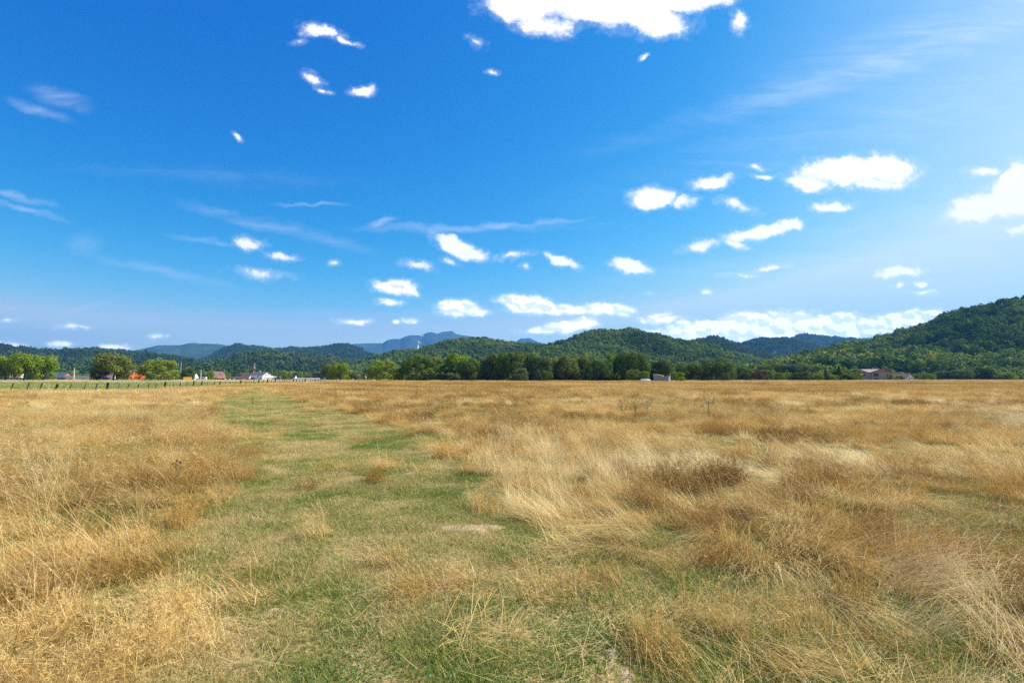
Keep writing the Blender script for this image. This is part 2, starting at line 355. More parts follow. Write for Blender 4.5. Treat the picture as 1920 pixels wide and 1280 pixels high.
# ------------------------------------------------------------ instancing of countless things (grass, woods)
def source_collection(name, meshes):
    c = bpy.data.collections.new(name)
    for i, m in enumerate(meshes):
        o = bpy.data.objects.new(f'{name}_{i:02d}', m); c.objects.link(o)
    return c
def scatter(name, P, rot, scl, ix, tint, coll, label=None, cat=None):
    m = bpy.data.meshes.new(name); m.vertices.add(len(P)); m.vertices.foreach_set('co', np.asarray(P, np.float32).ravel())
    vattr(m, 'rot', rot); vattr(m, 'scl', scl); fattr(m, 'tint', tint)
    a = m.attributes.new('ix', 'INT', 'POINT'); a.data.foreach_set('value', np.asarray(ix, np.int32))
    o = obj(name, m, kind='stuff', label=label, cat=cat)
    ng = bpy.data.node_groups.new(name, 'GeometryNodeTree')
    ng.interface.new_socket('Geometry', in_out='INPUT', socket_type='NodeSocketGeometry')
    ng.interface.new_socket('Geometry', in_out='OUTPUT', socket_type='NodeSocketGeometry')
    gi = ng.nodes.new('NodeGroupInput'); go = ng.nodes.new('NodeGroupOutput')
    ci = ng.nodes.new('GeometryNodeCollectionInfo'); ci.inputs[0].default_value = coll; ci.inputs[1].default_value = True; ci.inputs[2].default_value = True
    ip = ng.nodes.new('GeometryNodeInstanceOnPoints'); ip.inputs['Pick Instance'].default_value = True
    def na(n, t):
        k = ng.nodes.new('GeometryNodeInputNamedAttribute'); k.data_type = t; k.inputs[0].default_value = n; return k.outputs[0]
    L = ng.links.new
    L(gi.outputs[0], ip.inputs['Points']); L(ci.outputs[0], ip.inputs['Instance'])
    L(na('ix', 'INT'), ip.inputs['Instance Index'])
    e2r = ng.nodes.new('FunctionNodeEulerToRotation'); L(na('rot', 'FLOAT_VECTOR'), e2r.inputs[0]); L(e2r.outputs[0], ip.inputs['Rotation'])
    L(na('scl', 'FLOAT_VECTOR'), ip.inputs['Scale']); L(ip.outputs[0], go.inputs[0])
    md_ = o.modifiers.new('scatter', 'NODES'); md_.node_group = ng
    return o

def blades(n, spread, length, width, phi0, bend, azim, segs=4, taper=.12, seed=0, base=None, twist=.6):
    """n curved ribbons; returns verts, quads, tip positions and directions"""
    g = np.random.default_rng(seed)
    L = length(g, n); w = width(g, n); p0 = phi0(g, n); bd = bend(g, n); a = azim(g, n)
    if base is None:
        r = spread*np.sqrt(g.random(n)); th = g.random(n)*2*np.pi; base = np.stack([r*np.cos(th), r*np.sin(th), np.zeros(n)-.01], -1)
    p = base.copy(); V = np.zeros((n, segs+1, 2, 3)); sa = a + np.pi/2 + (g.random(n)-.5)*2*twist
    side = np.stack([np.cos(sa), np.sin(sa), np.zeros(n)], -1)
    for k in range(segs+1):
        t = k/segs; ww = w*(1-(1-taper)*t**1.6)
        V[:, k, 0] = p - side*ww[:, None]/2; V[:, k, 1] = p + side*ww[:, None]/2
        ph = p0 + bd*(t+.5/segs)**1.3
        st = (L/segs)[:, None]*np.stack([np.sin(ph)*np.cos(a), np.sin(ph)*np.sin(a), np.cos(ph)], -1)
        if k < segs: p = p + st
        p[:, 2] = np.maximum(p[:, 2], .01)
    i0 = (np.arange(n)*(segs+1)*2)[:, None] + np.arange(segs)[None]*2
    Qd = np.stack([i0, i0+1, i0+3, i0+2], -1).reshape(-1, 4)
    return V.reshape(-1, 3), Qd, p, st/np.linalg.norm(st, axis=1)[:, None]
def join(parts):
    Vs, Qs, o = [], [], 0
    for v, q in parts: Vs.append(v); Qs.append(q+o); o += len(v)
    return np.concatenate(Vs), np.concatenate(Qs)
def panicles(tips, dirs, per, size, w, seed):
    """loose seed heads: short hairs around the last part of every stem"""
    g = np.random.default_rng(seed); n = len(tips)*per
    b = np.repeat(tips, per, 0) - np.repeat(dirs, per, 0)*(g.random((n, 1))*size*1.9)
    d = np.repeat(dirs, per, 0) + g.normal(0, .55, (n, 3)); d /= np.linalg.norm(d, axis=1)[:, None]
    s = np.cross(d, g.normal(0, 1, (n, 3))); s /= np.linalg.norm(s, axis=1)[:, None]
    Ln = size*(.4+.8*g.random((n, 1))); e = b + d*Ln
    V = np.stack([b-s*w*.3, b+s*w*.3, e+s*w*.7, e-s*w*.7], 1).reshape(-1, 3)
    return V, np.arange(n*4).reshape(-1, 4)
U_ = lambda a, b: (lambda g, n: a + (b-a)*g.random(n))
N_ = lambda m, s: (lambda g, n: g.normal(m, s, n))
AZ = U_(0, 2*np.pi)
tall_m, lodg_m, turf_m, litter_m, farm_m = [], [], [], [], []
long_m, mat_m, clov_m = [], [], []
M_CLOV = blade_mat('clover_leaf', [(.05,.12,.02),(.09,.17,.03),(.15,.22,.05)], .3)
for k in range(7):       # standing tufts with feathery heads
    hh = [.25,.33,.21,.37,.28,.24,.32][k]; sp = [.13,.16,.2,.14,.22,.17,.12][k]
    az_ = (lambda g, n: g.normal(0, 1.15, n)) if k % 2 else AZ
    v, q, tp, dr = blades(95, sp, U_(hh*.45, hh*1.15), U_(.0016, .0034), N_(.24, .24), U_(.1, 1.2), az_, 4, .25, 100+k)
    pv, pq = panicles(tp, dr, 8, .035, .0016, 200+k)
    v2, q2, _, _ = blades(150, sp*1.25, U_(.08, .26), U_(.002, .0042), N_(.5, .3), U_(.3, 1.5), AZ, 3, .15, 300+k)
    v, q = join([(v, q), (pv, pq), (v2, q2)]); tall_m.append(mesh_np(f'tuft{k}', v, q, M_STRAW))
for k in range(6):       # lodged, combed-over straw: leans to local +x
    v, q, tp, dr = blades(120, .2, U_(.3, .75), U_(.0016, .0034), N_(.95, .2), U_(.5, 1.1), N_(0, .28), 6, .3, 400+k)
    v2, q2, _, _ = blades(70, .25, U_(.15, .4), U_(.002, .004), N_(1.1, .2), U_(.1, .5), N_(0, .6), 3, .2, 450+k)
    v, q = join([(v, q), (v2, q2)]); lodg_m.append(mesh_np(f'lodged{k}', v, q, M_PALE))
for k in range(6):       # short grazed turf
    v, q, _, _ = blades(420, .24, U_(.02, .065), U_(.0022, .0042), N_(.55, .3), U_(.2, 1.2), AZ, 2, .2, 500+k)
    turf_m.append(mesh_np(f'turf{k}', v, q, M_TURF))
    # little round clover and plantain leaves
    g = np.random.default_rng(520+k); n = 120; r = .24*np.sqrt(g.random(n)); th = g.random(n)*6.28
    c = np.stack([r*np.cos(th), r*np.sin(th), .008+.022*g.random(n)], -1); s = .003+.006*g.random(n); a = g.random(n)*6.28
    e1 = np.stack([np.cos(a), np.sin(a), g.normal(0, .3, n)], -1)*s[:, None]; e2 = np.stack([-np.sin(a), np.cos(a), g.normal(0, .3, n)], -1)*s[:, None]*.8
    lv = np.stack([c-e1, c-e2, c+e1, c+e2], 1).reshape(-1, 3)
    clov_m.append(mesh_np(f'clover{k}', lv, np.arange(n*4).reshape(-1, 4), M_CLOV))
for k in range(5):       # loose straws lying on the ground
    v, q, _, _ = blades(26, .3, U_(.06, .34), U_(.0018, .0036), N_(1.45, .12), N_(.05, .1), AZ, 3, .4, 600+k)
    litter_m.append(mesh_np(f'litter{k}', v+np.array([0, 0, .012]), q, M_PALE))
for k in range(6):       # matted, tangled dead grass
    v, q, _, _ = blades(190, .24, U_(.12, .38), U_(.0018, .0042), N_(1.05, .3), U_(.1, .7), (lambda g, n: g.normal(0, 1.2, n)), 4, .3, 630+k)
    mat_m.append(mesh_np(f'mat{k}', v, q, M_STRAW))
for k in range(5):
    v, q, tp, dr = blades(16, .16, U_(.5, 1.0), U_(.002, .0036), N_(.5, .28), U_(.2, 1.1), N_(0, .8), 8, .35, 650+k)
    pv, pq = panicles(tp, dr, 10, .03, .002, 680+k); v, q = join([(v, q), (pv, pq)]); long_m.append(mesh_np(f'long{k}', v, q, M_PALE))
for k in range(5):       # broad patches for the distance
    v, q, tp, dr = blades(420, 1.1, U_(.22, .55), U_(.012, .026), N_(.25, .3), U_(.2, 1.2), N_(0, 1.6), 2, .4, 700+k)
    farm_m.append(mesh_np(f'farpatch{k}', v, q, M_STRAW))
mead_m = []
for k in range(3):
    v, q, _, _ = blades(260, 1.1, U_(.12, .34), U_(.014, .03), N_(.3, .3), U_(.1, .8), AZ, 2, .3, 750+k); mead_m.append(mesh_np(f'mead{k}', v, q, M_MEAD))

def wedge(n, y0, y1, k=1.28, pad=4.0):
    """points uniform in area over the strip of ground the view (and a step aside) can see"""
    y = rng.uniform(y0, y1, n*2); wmax = y1*k+pad; keep = rng.random(n*2) < (np.maximum(y, 0)*k+pad)/wmax
    y = y[keep]; x = rng.uniform(-1, 1, len(y))*(np.maximum(y, 0)*k+pad)
    return x, y
def area(y0, y1, k=1.28, pad=4.0):
    a, b = max(y0, 0), max(y1, 0); return 2*((b*b-a*a)/2*k + pad*(y1-y0))
def pts(dens, y0, y1):
    n_t = int(dens*area(y0, y1)); x, y = wedge(int(n_t*1.2)+10, y0, y1)
    while len(x) < n_t:
        a, b = wedge(n_t, y0, y1); x = np.concatenate([x, a]); y = np.concatenate([y, b])
    return x[:n_t], y[:n_t]
def tintf(x, y, s=0.0): return np.clip((fbm(x/3.1+s, y/3.1, 4, 8.)-.5)*2.0 + .5 + .7*(fbm(x/.6, y/.6, 2)-.5), 0, 1)
def flow(x, y): return fbm(x/5.5+11, y/5.5+3, 2, 1.)*11.0
def put(x, y, keep, coll, nvar, zr, s0, s1, tint, name, label, tilt=.12, sy=None):
    x, y = x[keep], y[keep]; tint = tint[keep]; n = len(x)
    rz = zr(x, y); P = np.stack([x, y, height(x, y)], -1)
    rot = np.stack([rng.normal(0, tilt, n), rng.normal(0, tilt, n), rz], -1); s = rng.uniform(s0, s1, n)
    if sy is not None: s = s*sy(x, y)
    print(name, n)
    return scatter(name, P, rot, np.stack([s, s, s*rng.uniform(.8, 1.2, n)], -1), rng.integers(0, nvar, n), tint, coll, label, 'grass')
rz_any = lambda x, y: rng.uniform(0, 6.283, len(x))
rz_flow = lambda x, y: flow(x, y) + rng.normal(0, .8, len(x))
rz_comb = lambda x, y: flow(x, y) + rng.normal(0, .35, len(x))
cT = source_collection('src_tuft', tall_m); cL = source_collection('src_lodged', lodg_m); cU = source_collection('src_turf', turf_m); cI = source_collection('src_litter', litter_m); cF = source_collection('src_far', farm_m); cM = source_collection('src_meadow', mead_m); cS = source_collection('src_long', long_m); cA = source_collection('src_mat', mat_m); cC = source_collection('src_clover', clov_m)
clump = lambda x, y: sstep(.40, .58, fbm(x/(.42+.02*np.abs(y)), y/(.42+.02*np.abs(y)), 3, 6.)*.6 + fbm(x/2.3, y/2.3, 2, 3.)*.4)
hgt = lambda x, y: .25 + 1.25*fbm(x/1.6, y/1.6, 3, 5.)
def multi(bands):
    X, Y_, Sx = [], [], []
    for d, a, b, s in bands:
        x, y = pts(d, a, b); X.append(x); Y_.append(y); Sx.append(np.full(len(x), s))
    return np.concatenate(X), np.concatenate(Y_), np.concatenate(Sx)
# standing dead grass
x, y, s = multi([(26, -2, 9, 1.0), (20, 9, 20, 1.05), (8, 20, 42, 1.35), (3, 42, 75, 1.9)])
T = tall(x, y); near = 1-sstep(6, 14, y); keep = rng.random(len(x)) < T*(.06+.94*clump(x, y))*(.62 - .06*near*sstep(0, 1, x-xr(y))) + .05*near*sstep(.5, .62, fbm(x/.5, y/.5, 3, 71.))
sm = dict(zip(map(float, [0]), [0]))
side = lambda x, y: sstep(-2, 2, x - xr(y))
ti = np.clip(tintf(x, y) - .25*side(x, y) + .18 + rng.normal(0, .08, len(x)), 0, 1)
SS = s
def put2(x, y, s, keep, coll, nvar, zr, s0, s1, tint, name, label, tilt=.12, hz=None):
    x, y, s, tint = x[keep], y[keep], s[keep], tint[keep]; n = len(x)
    P = np.stack([x, y, height(x, y)], -1); rot = np.stack([rng.normal(0, tilt, n), rng.normal(0, tilt, n), zr(x, y)], -1)
    k = s*rng.uniform(s0, s1, n); kz = (hz(x, y) if hz is not None else 1.0)*rng.uniform(s0, s1, n)*(1+.25*(s-1))
    print(name, n)
    return scatter(name, P, rot, np.stack([k, k, kz], -1), rng.integers(0, nvar, n), tint, coll, label, 'grass')
put2(x, y, s, keep, cT, len(tall_m), rz_flow, .75, 1.25, ti, 'dry_grass', 'tall dead straw coloured grass standing in tufts across the field', .16, hgt)
# lodged grass
x, y, s = multi([(9, -2, 10, 1.0), (6, 10, 24, 1.1), (2, 24, 60, 1.5)])
T = tall(x, y); lod = sstep(.50, .62, fbm(x/2.6+7, y/2.6, 3, 9.)); leftb = sstep(-1, 2, xl(y)-x)
keep = rng.random(len(x)) < T*np.clip(1.3*lod + .28*leftb + .12, 0, 1)
put2(x, y, s, keep, cL, len(lodg_m), rz_comb, .7, 1.2, np.clip(tintf(x, y, 20.)+.15, 0, 1), 'lodged_grass', 'pale flattened straw combed over between the standing tufts', .12)
x, y, s = multi([(15, -2, 10, 1.0), (10, 10, 24, 1.2), (3.5, 24, 60, 1.8)])
T = tall(x, y); keep = rng.random(len(x)) < np.maximum(T, .15*sstep(.5, .62, fbm(x/.8, y/.8, 3, 81.)))*(.15+.85*sstep(.40, .54, fbm(x/1.4+9, y/1.4, 3, 61.)))*(.9-.1*(1-sstep(6, 14, y))*sstep(0, 1, x-xr(y)))
put2(x, y, s, keep, cA, len(mat_m), rz_flow, .7, 1.3, np.clip(tintf(x, y, 33.)+.05+rng.normal(0,.12,len(x)), 0, 1), 'matted_grass', 'tangled matted dead grass between the standing tufts', .14)
# turf on the track and under the tall grass
x, y, s = multi([(34, -2, 9, 1.0), (20, 9, 20, 1.25), (7, 20, 45, 2.0), (2.2, 45, 90, 3.6)])
T = tall(x, y); keep = (rng.random(len(x)) < 1 - .35*T) & (rng.random(len(x)) > bare(x, y)*.88) & (meadow(x, y) < .5)
tt = np.clip(((fbm(x/1.1, y/1.1, 4, 12.)-.5)*1.3 + (fbm(x/.33, y/.33, 3, 19.)-.5)*1.5) + .585 + .40*(fbm(x/5, y/5, 2, 1.)-.5) - .16*T*(1-sstep(12, 30, y)) + (1-sstep(9, 20, y))*(.13*np.exp(-((x-(.45*xl(y)+.55*xr(y)))/.75)**2) - .17*np.exp(-((x-xr(y)-.15)/.75)**2) - .10*np.exp(-((x-xl(y)-.35)/.4)**2)) + .04*sstep(10, 30, y) + rng.normal(0, .10, len(x)), 0, 1)
put2(x, y, s, keep, cU, len(turf_m), rz_any, .8, 1.3, tt, 'turf_grass', 'short grazed green and yellow turf on the track', .06, lambda x, y: 1+.8*tall(x, y))
x, y, s = multi([(14, -2, 9, 1.0), (7, 9, 18, 1.3)])
keep = rng.random(len(x)) < (1-.7*tall(x, y))*sstep(.58, .40, fbm(x/1.1, y/1.1, 4, 12.))*(1-bare(x, y))
put2(x, y, s, keep, cC, len(clov_m), rz_any, .8, 1.2, rng.random(len(x)), 'clover', 'low green clover leaves among the turf of the track', .05)
# long arching stalks, most of them in the near left corner
x, y, s = multi([(7, -1, 9, 1.0), (2.5, 9, 22, 1.1)])
keep = rng.random(len(x)) < tall(x, y)*np.clip(.12 + .75*sstep(0, 1.2, xl(y)-x) + .3*sstep(.55, .65, fbm(x/1.5, y/1.5, 2, 50.)), 0, 1)
put2(x, y, s, keep, cS, len(long_m), lambda x, y: flow(x, y) + rng.normal(0, .9, len(x)), .7, 1.25, np.clip(tintf(x, y, 9.)+.2, 0, 1), 'long_straw', 'long arching straw stalks rising out of the dead grass', .12)
# loose straws
x, y, s = multi([(9, -2, 12, 1.0), (3.5, 12, 30, 1.3)])
keep = rng.random(len(x)) < .35 + .65*fbm(x/1.2, y/1.2, 2, 15.)
put2(x, y, s, keep, cI, len(litter_m), rz_any, .7, 1.3, rng.random(len(x)), 'loose_straw', 'loose dry stalks lying over the turf', .05)
# far field
x, y, s = multi([(.9, 45, 110, .8), (.34, 110, 230, 1.3), (.12, 230, 420, 2.2)])
T = tall(x, y); keep = rng.random(len(x)) < T*(.45+.55*clump(x/3, y/3))
put2(x, y, s, keep, cF, len(farm_m), rz_flow, .7, 1.3, np.clip(tintf(x/4, y/4)*.6+.28+.15*(1-side(x, y)), 0, 1), 'far_dry_grass', 'golden dead grass of the far field up to the tree line', .03, lambda x, y: .6+.7*fbm(x/7, y/7, 3, 5.))
x, y, s = multi([(.9, 50, 260, 1.0)])
keep = rng.random(len(x)) < meadow(x, y)
put2(x, y, s, keep, cM, 3, rz_any, .7, 1.3, np.clip(fbm(x/9, y/9, 3, 2.)*1.3-.2, 0, 1), 'meadow_grass', 'green meadow grass beyond the wire fence', .03)
#@@REST@@
# ------------------------------------------------------------ foliage materials
def leaf_mat(name, lo, hi, yel, trans=.25, use_color=False):
    m, t = new_mat(name)
    geo = t.add('ShaderNodeNewGeometry'); isl = geo.outputs['Random Per Island']
    pos = geo.outputs['Position']
    if use_color:
        oi = t.add('ShaderNodeObjectInfo'); base = oi.outputs['Color']
        nz = t.noise(pos, .32, 3, .6)
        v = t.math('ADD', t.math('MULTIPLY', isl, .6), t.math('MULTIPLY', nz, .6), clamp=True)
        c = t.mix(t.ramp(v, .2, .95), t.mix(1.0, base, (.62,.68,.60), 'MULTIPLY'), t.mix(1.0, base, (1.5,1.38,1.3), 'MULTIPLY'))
    else:
        tint = t.attr('tint', 'INSTANCER')
        v = t.math('ADD', t.math('MULTIPLY', isl, .35), t.math('MULTIPLY', tint, .75), clamp=True)
        c = t.mix(t.ramp(v, .1, .8), lo, hi); c = t.mix(t.ramp(tint, .93, 1.0), c, yel)
    d = t.add('ShaderNodeBsdfDiffuse'); t.put(d.inputs[0], c); tr = t.add('ShaderNodeBsdfTranslucent'); t.put(tr.inputs[0], c)
    mx = t.add('ShaderNodeMixShader'); mx.inputs[0].default_value = trans; t.put(mx.inputs[1], d.outputs[0]); t.put(mx.inputs[2], tr.outputs[0])
    o = t.add('ShaderNodeOutputMaterial'); t.put(o.inputs[0], mx.outputs[0]); return m
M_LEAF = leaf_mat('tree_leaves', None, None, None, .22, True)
M_WOOD = leaf_mat('forest_leaves', (.045,.088,.018), (.21,.265,.042), (.38,.34,.05), .15)
M_WOODFAR = leaf_mat('far_forest_leaves', (.035,.068,.022), (.115,.155,.035), (.20,.19,.045), .12)
M_BARK = paint('bark', (.13,.095,.065), .9, .2, 6)

def crown_verts(seed, nl, leaf, per, rw=.5, top=1.0, bot=.12, lob=(.16,.27), fl=1.0):
    """unit crown: 1 wide, 1 high; a ragged shell of leaf clumps on many lobes"""
    g = np.random.default_rng(seed); C_, R_ = [], []
    for i in range(nl):
        th = g.random()*6.283; u = g.random()**.8
        z = bot + (top-bot)*(.05 + .85*u); zc = (z-bot)/(top-bot)
        rad = rw*math.sqrt(max(0, 1-((zc-.33)/.70)**2))**1.25*(.55+.43*g.random()**.5)
        r = g.uniform(*lob); rr = max(0, min(rad, rw - r*.75))
        C_.append((rr*math.cos(th), rr*math.sin(th), min(z, top - r*.7))); R_.append(r)
    C_ = np.array(C_); R_ = np.array(R_); k = g.integers(0, nl, per)
    d = g.normal(0, 1, (per, 3)); d[:, 2] = d[:, 2]*.8+.25; d /= np.linalg.norm(d, axis=1)[:, None]
    p = C_[k] + d*(R_[k]*(.55+.5*g.random(per)**.6)*(1+.35*(g.random(per)-.5)))[:, None]
    p[:, 2] = np.maximum(p[:, 2], .02)
    n = d*1.2 + g.normal(0, .38, (per, 3)); n /= np.linalg.norm(n, axis=1)[:, None]
    e1 = np.cross(n, g.normal(0, 1, (per, 3))); e1 /= np.linalg.norm(e1, axis=1)[:, None]; e2 = np.cross(n, e1)
    s = leaf*(.5+.9*g.random((per, 1)))
    V = np.stack([p-e1*s, p-e2*s*.65, p+e1*s, p+e2*s*.65], 1).reshape(-1, 3)
    return V, np.arange(per*4).reshape(-1, 4)
def conifer_verts(seed, per, leaf):
    g = np.random.default_rng(seed); u = g.random(per)**1.3; z = .06+.93*u
    r = .42*(1-u)**.85*(.55+.5*g.random(per))*(1+.25*np.sin(z*55)); th = g.random(per)*6.283
    p = np.stack([r*np.cos(th), r*np.sin(th), z - r*.25], -1)
    n = np.stack([np.cos(th)*.5, np.sin(th)*.5, np.ones(per)*.6], -1) + g.normal(0, .45, (per, 3)); n /= np.linalg.norm(n, axis=1)[:, None]
    e1 = np.cross(n, g.normal(0, 1, (per, 3))); e1 /= np.linalg.norm(e1, axis=1)[:, None]; e2 = np.cross(n, e1)
    s = leaf*(.5+.9*g.random((per, 1)))
    return np.stack([p-e1*s, p-e2*s*.4, p+e1*s, p+e2*s*.4], 1).reshape(-1, 3), np.arange(per*4).reshape(-1, 4)
woods = []
for k in range(6):
    v, q = crown_verts(900+k, 9, .075, 520, lob=(.18,.30), bot=.0); woods.append(mesh_np(f'wood{k}', v, q, M_WOOD))
v, q = conifer_verts(950, 380, .06); woods.append(mesh_np('wood6', v, q, M_WOOD))
woodsf = []
for k in range(4):
    v, q = crown_verts(960+k, 7, .11, 130, lob=(.20,.32), bot=.0); woodsf.append(mesh_np(f'woodf{k}', v, q, M_WOODFAR))
v, q = conifer_verts(970, 110, .1); woodsf.append(mesh_np('woodf4', v, q, M_WOODFAR))
cW = source_collection('src_wood', woods); cWF = source_collection('src_wood_far', woodsf)

# ------------------------------------------------------------ hills and mountains
def hill_mat(name, a, b, sc, rocky=None):
    m, t = new_mat(name); pos = t.add('ShaderNodeNewGeometry').outputs['Position']
    n = t.noise(pos, sc, 7, .68); n2 = t.noise(pos, sc*.09, 5, .6)
    c = t.mix(t.ramp(t.math('MULTIPLY_ADD', n2, .6, t.math('MULTIPLY', n, .5)), .42, .68), a, b)
    if rocky: c = t.mix(t.ramp(t.attr('rock'), .4, .6), c, rocky)
    d = t.add('ShaderNodeBsdfDiffuse'); t.put(d.inputs[0], c)
    o = t.add('ShaderNodeOutputMaterial'); t.put(o.inputs[0], d.outputs[0]); return m
M_HILL = hill_mat('hill_floor', (.035,.055,.016), (.075,.09,.03), .05)
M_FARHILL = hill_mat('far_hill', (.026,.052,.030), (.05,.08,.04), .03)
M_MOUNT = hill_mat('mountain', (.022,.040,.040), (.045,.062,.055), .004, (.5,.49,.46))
TREE_H = 9.0
def hill(name, sil, D, front, back, step=4, rows=46, th=TREE_H, mat=None, rough=.35, spur=180., seed=0., rock=None, stepsub=0, bump=0.):
    sil = np.array(sil, float); px = np.arange(sil[0, 0], sil[-1, 0]+step, step)
    top = np.interp(px, sil[:, 0], sil[:, 1])
    top = top + (fbm(px/14.+seed, px*0+seed, 3)-.5)*2.2*(0 if D > 9000 else 1)
    H = np.array([pix(a, b, D)[2] for a, b in zip(px, top)]) - th
    s = np.concatenate([np.linspace(0, 1, rows), 1+np.linspace(.04, 1, 8)])
    Yr = np.where(s <= 1, D-front+front*s, D+back*(s-1))
    PX, S = np.meshgrid(px, s); Yg = np.meshgrid(px, Yr)[1]
    X = (PX-960)/F*Yg
    prof = np.where(S <= 1, .15*S + .85*S*S*(3-2*S)**.85*1.0, np.clip(1-(S-1)**1.2*1.1, -.2, 1))
    prof = np.clip(np.where(S <= 1, .35*S+.65*sstep(0, 1, S), prof), -.2, 1.0)
    Z = np.maximum(H, -8)[None]*prof
    sp = (fbm(X/spur+seed, Yg/spur*.6+seed, 5)-.5)*2
    ridge = (1-np.abs((fbm(X/spur*1.3+seed*2, Yg/spur*.35, 3)-.5)*4))
    mid = np.clip(S*(1.0-S)*4, 0, 1)
    Z = Z*(1+rough*(sp*.9+ridge*.35)*mid)
    # nothing in front may rise above the skyline seen from the meadow
    lim = (H[None]+1)*(Yg/D); Z = np.where(S <= 1, np.minimum(Z, np.maximum(lim*.995, -3)), Z) - 1.5*(S < .02)
    if bump: Z = Z + (fbm(X/bump, Yg/bump, 4)-.5)*bump*.55*(S < 1.0)
    i = np.arange(PX.size).reshape(PX.shape); Q = np.stack([i[:-1, :-1], i[:-1, 1:], i[1:, 1:], i[1:, :-1]], -1).reshape(-1, 4)
    m = mesh_np(name, np.stack([X, Yg, Z], -1), Q, mat or M_HILL, True)
    if rock: fattr(m, 'rock', rock(PX, Yg, X, Z))
    obj(name, m, kind='structure')
    def zat(pxq, yq):
        a = np.clip((pxq-px[0])/step, 0, len(px)-1.001); b_ = np.clip(np.interp(yq, Yr, np.arange(len(Yr))), 0, len(Yr)-1.001)
        ai = a.astype(int); bi = b_.astype(int); fa = a-ai; fb = b_-bi
        return (Z[bi, ai]*(1-fa)+Z[bi, ai+1]*fa)*(1-fb) + (Z[bi+1, ai]*(1-fa)+Z[bi+1, ai+1]*fa)*fb
    return dict(px0=px[0], px1=px[-1], y0=D-front, y1=D+back*.12, z=zat)
def forest(h, name, label, spacing, size, coll, nv, tfun, clear=None, ymin=None):
    y0 = ymin or h['y0']; y1 = h['y1']; a = (h['px1']-h['px0'])/F*(y1*y1-y0*y0)/2; n = int(a/spacing**2)
    y = np.sqrt(rng.uniform(y0*y0, y1*y1, n)); px = rng.uniform(h['px0'], h['px1'], n); x = (px-960)/F*y; z = h['z'](px, y)
    keep = z > -2.5
    if clear is not None: keep &= rng.random(n) > clear(px, y, x)
    y, px, x, z = y[keep], px[keep], x[keep], z[keep]; n = len(x)
    t = np.clip(tfun(x, y, px) + rng.normal(0, .09, n), 0, 1)
    s = size*rng.uniform(.6, 1.45, n)*(.7+.6*vnoise(x/45, y/45)); ix = np.where(rng.random(n) < .03, nv-1, rng.integers(0, nv-1, n))
    rot = np.stack([rng.normal(0, .06, n), rng.normal(0, .06, n), rng.uniform(0, 6.28, n)], -1)
    print(name, label, n)
    return scatter(name, np.stack([x, y, z-.15*s], -1), rot, np.stack([s, s, s*rng.uniform(.8, 1.15, n)], -1), ix, t, coll, label, 'forest')

H_R = hill('hill', [(1240,708),(1330,702),(1400,694),(1450,676),(1500,661),(1560,646),(1600,639),(1640,634),(1665,626),(1700,612),(1735,604),(1770,590),(1800,580),(1830,575),(1870,568),(1920,561),(2000,548),(2150,520),(2400,490)], 950, 500, 400, seed=1., rough=.5, spur=130., th=19)
H_M = hill('hill', [(880,700),(940,680),(990,660),(1040,642),(1080,628),(1110,620),(1150,615),(1190,617),(1230,628),(1270,637),(1310,643),(1340,650),(1400,668),(1450,684),(1520,700)], 1350, 650, 400, seed=3., rough=.45, spur=170., th=11)
H_S = hill('hill', [(1240,668),(1280,650),(1300,641),(1340,631),(1370,640),(1400,651),(1440,664),(1500,690)], 1900, 600, 400, seed=5., th=9)
H_G = hill('hill', [(540,704),(600,698),(660,684),(700,667),(740,660),(790,655),(830,642),(870,635),(910,636),(960,643),(1010,648),(1040,650),(1080,660),(1140,678),(1200,695)], 1700, 900, 500, seed=7., rough=.4, spur=200., th=11)
H_F1 = hill('hill', [(1340,662),(1380,646),(1420,637),(1460,635),(1500,640),(1540,650),(1600,665)], 2700, 700, 500, seed=9., th=9)
H_F2 = hill('hill', [(1440,650),(1480,637),(1500,629),(1520,628),(1560,632),(1610,635),(1660,640),(1740,650)], 3700, 800, 500, seed=11., th=8)
H_L1 = hill('hill', [(-400,640),(-200,650),(-60,646),(0,650),(30,654),(75,660),(110,661),(160,658),(220,659),(270,664),(330,672),(390,682),(430,690),(500,700)], 2400, 1500, 600, seed=13., rough=.4, spur=300., th=9)
H_L2 = hill('hill', [(250,706),(330,697),(380,690),(420,676),(450,666),(480,663),(510,664),(560,670),(620,672),(680,682),(740,694),(800,704)], 2000, 1050, 500, seed=15., rough=.4, spur=260., th=9)
H_L3 = hill('hill', [(330,690),(380,672),(400,664),(420,652),(445,646),(470,649),(490,652),(510,656),(540,653),(580,653),(610,651),(632,646),(645,646),(665,651),(690,663),(730,675),(800,690)], 3600, 1300, 800, seed=17., rough=.4, spur=350., th=8)
H_L4 = hill('hill', [(-400,650),(-100,655),(50,664),(120,662),(190,662),(235,662),(262,655),(290,648),(340,646),(355,643),(400,645),(440,648),(480,660),(520,668)], 6500, 2600, 1500, seed=19., rough=.5, spur=700., th=0, mat=M_FARHILL, bump=22.)
def rocks(PX, Yg, X, Z):
    r = np.zeros_like(PX); py = 640 - F*np.tan(np.arctan2(Z-EYE, Yg)-TH)
    for cx, cy, rx, ry in [(783.5,650,1.6,5),(785,641,1.0,3.2),(789,644,1.0,1.8),(783,656,1.6,2.5),(791,653,1.0,1.6),(733,661,1.2,1.4),(790,629,5,1),(956,640,2,2)]:
        d = np.hypot((PX-cx)/rx, (py-cy)/ry) + (fbm(PX/1.5, py/1.5, 3)-.5)*1.3
        r = np.maximum(r, 1-sstep(.6, 1.1, d))
    return r
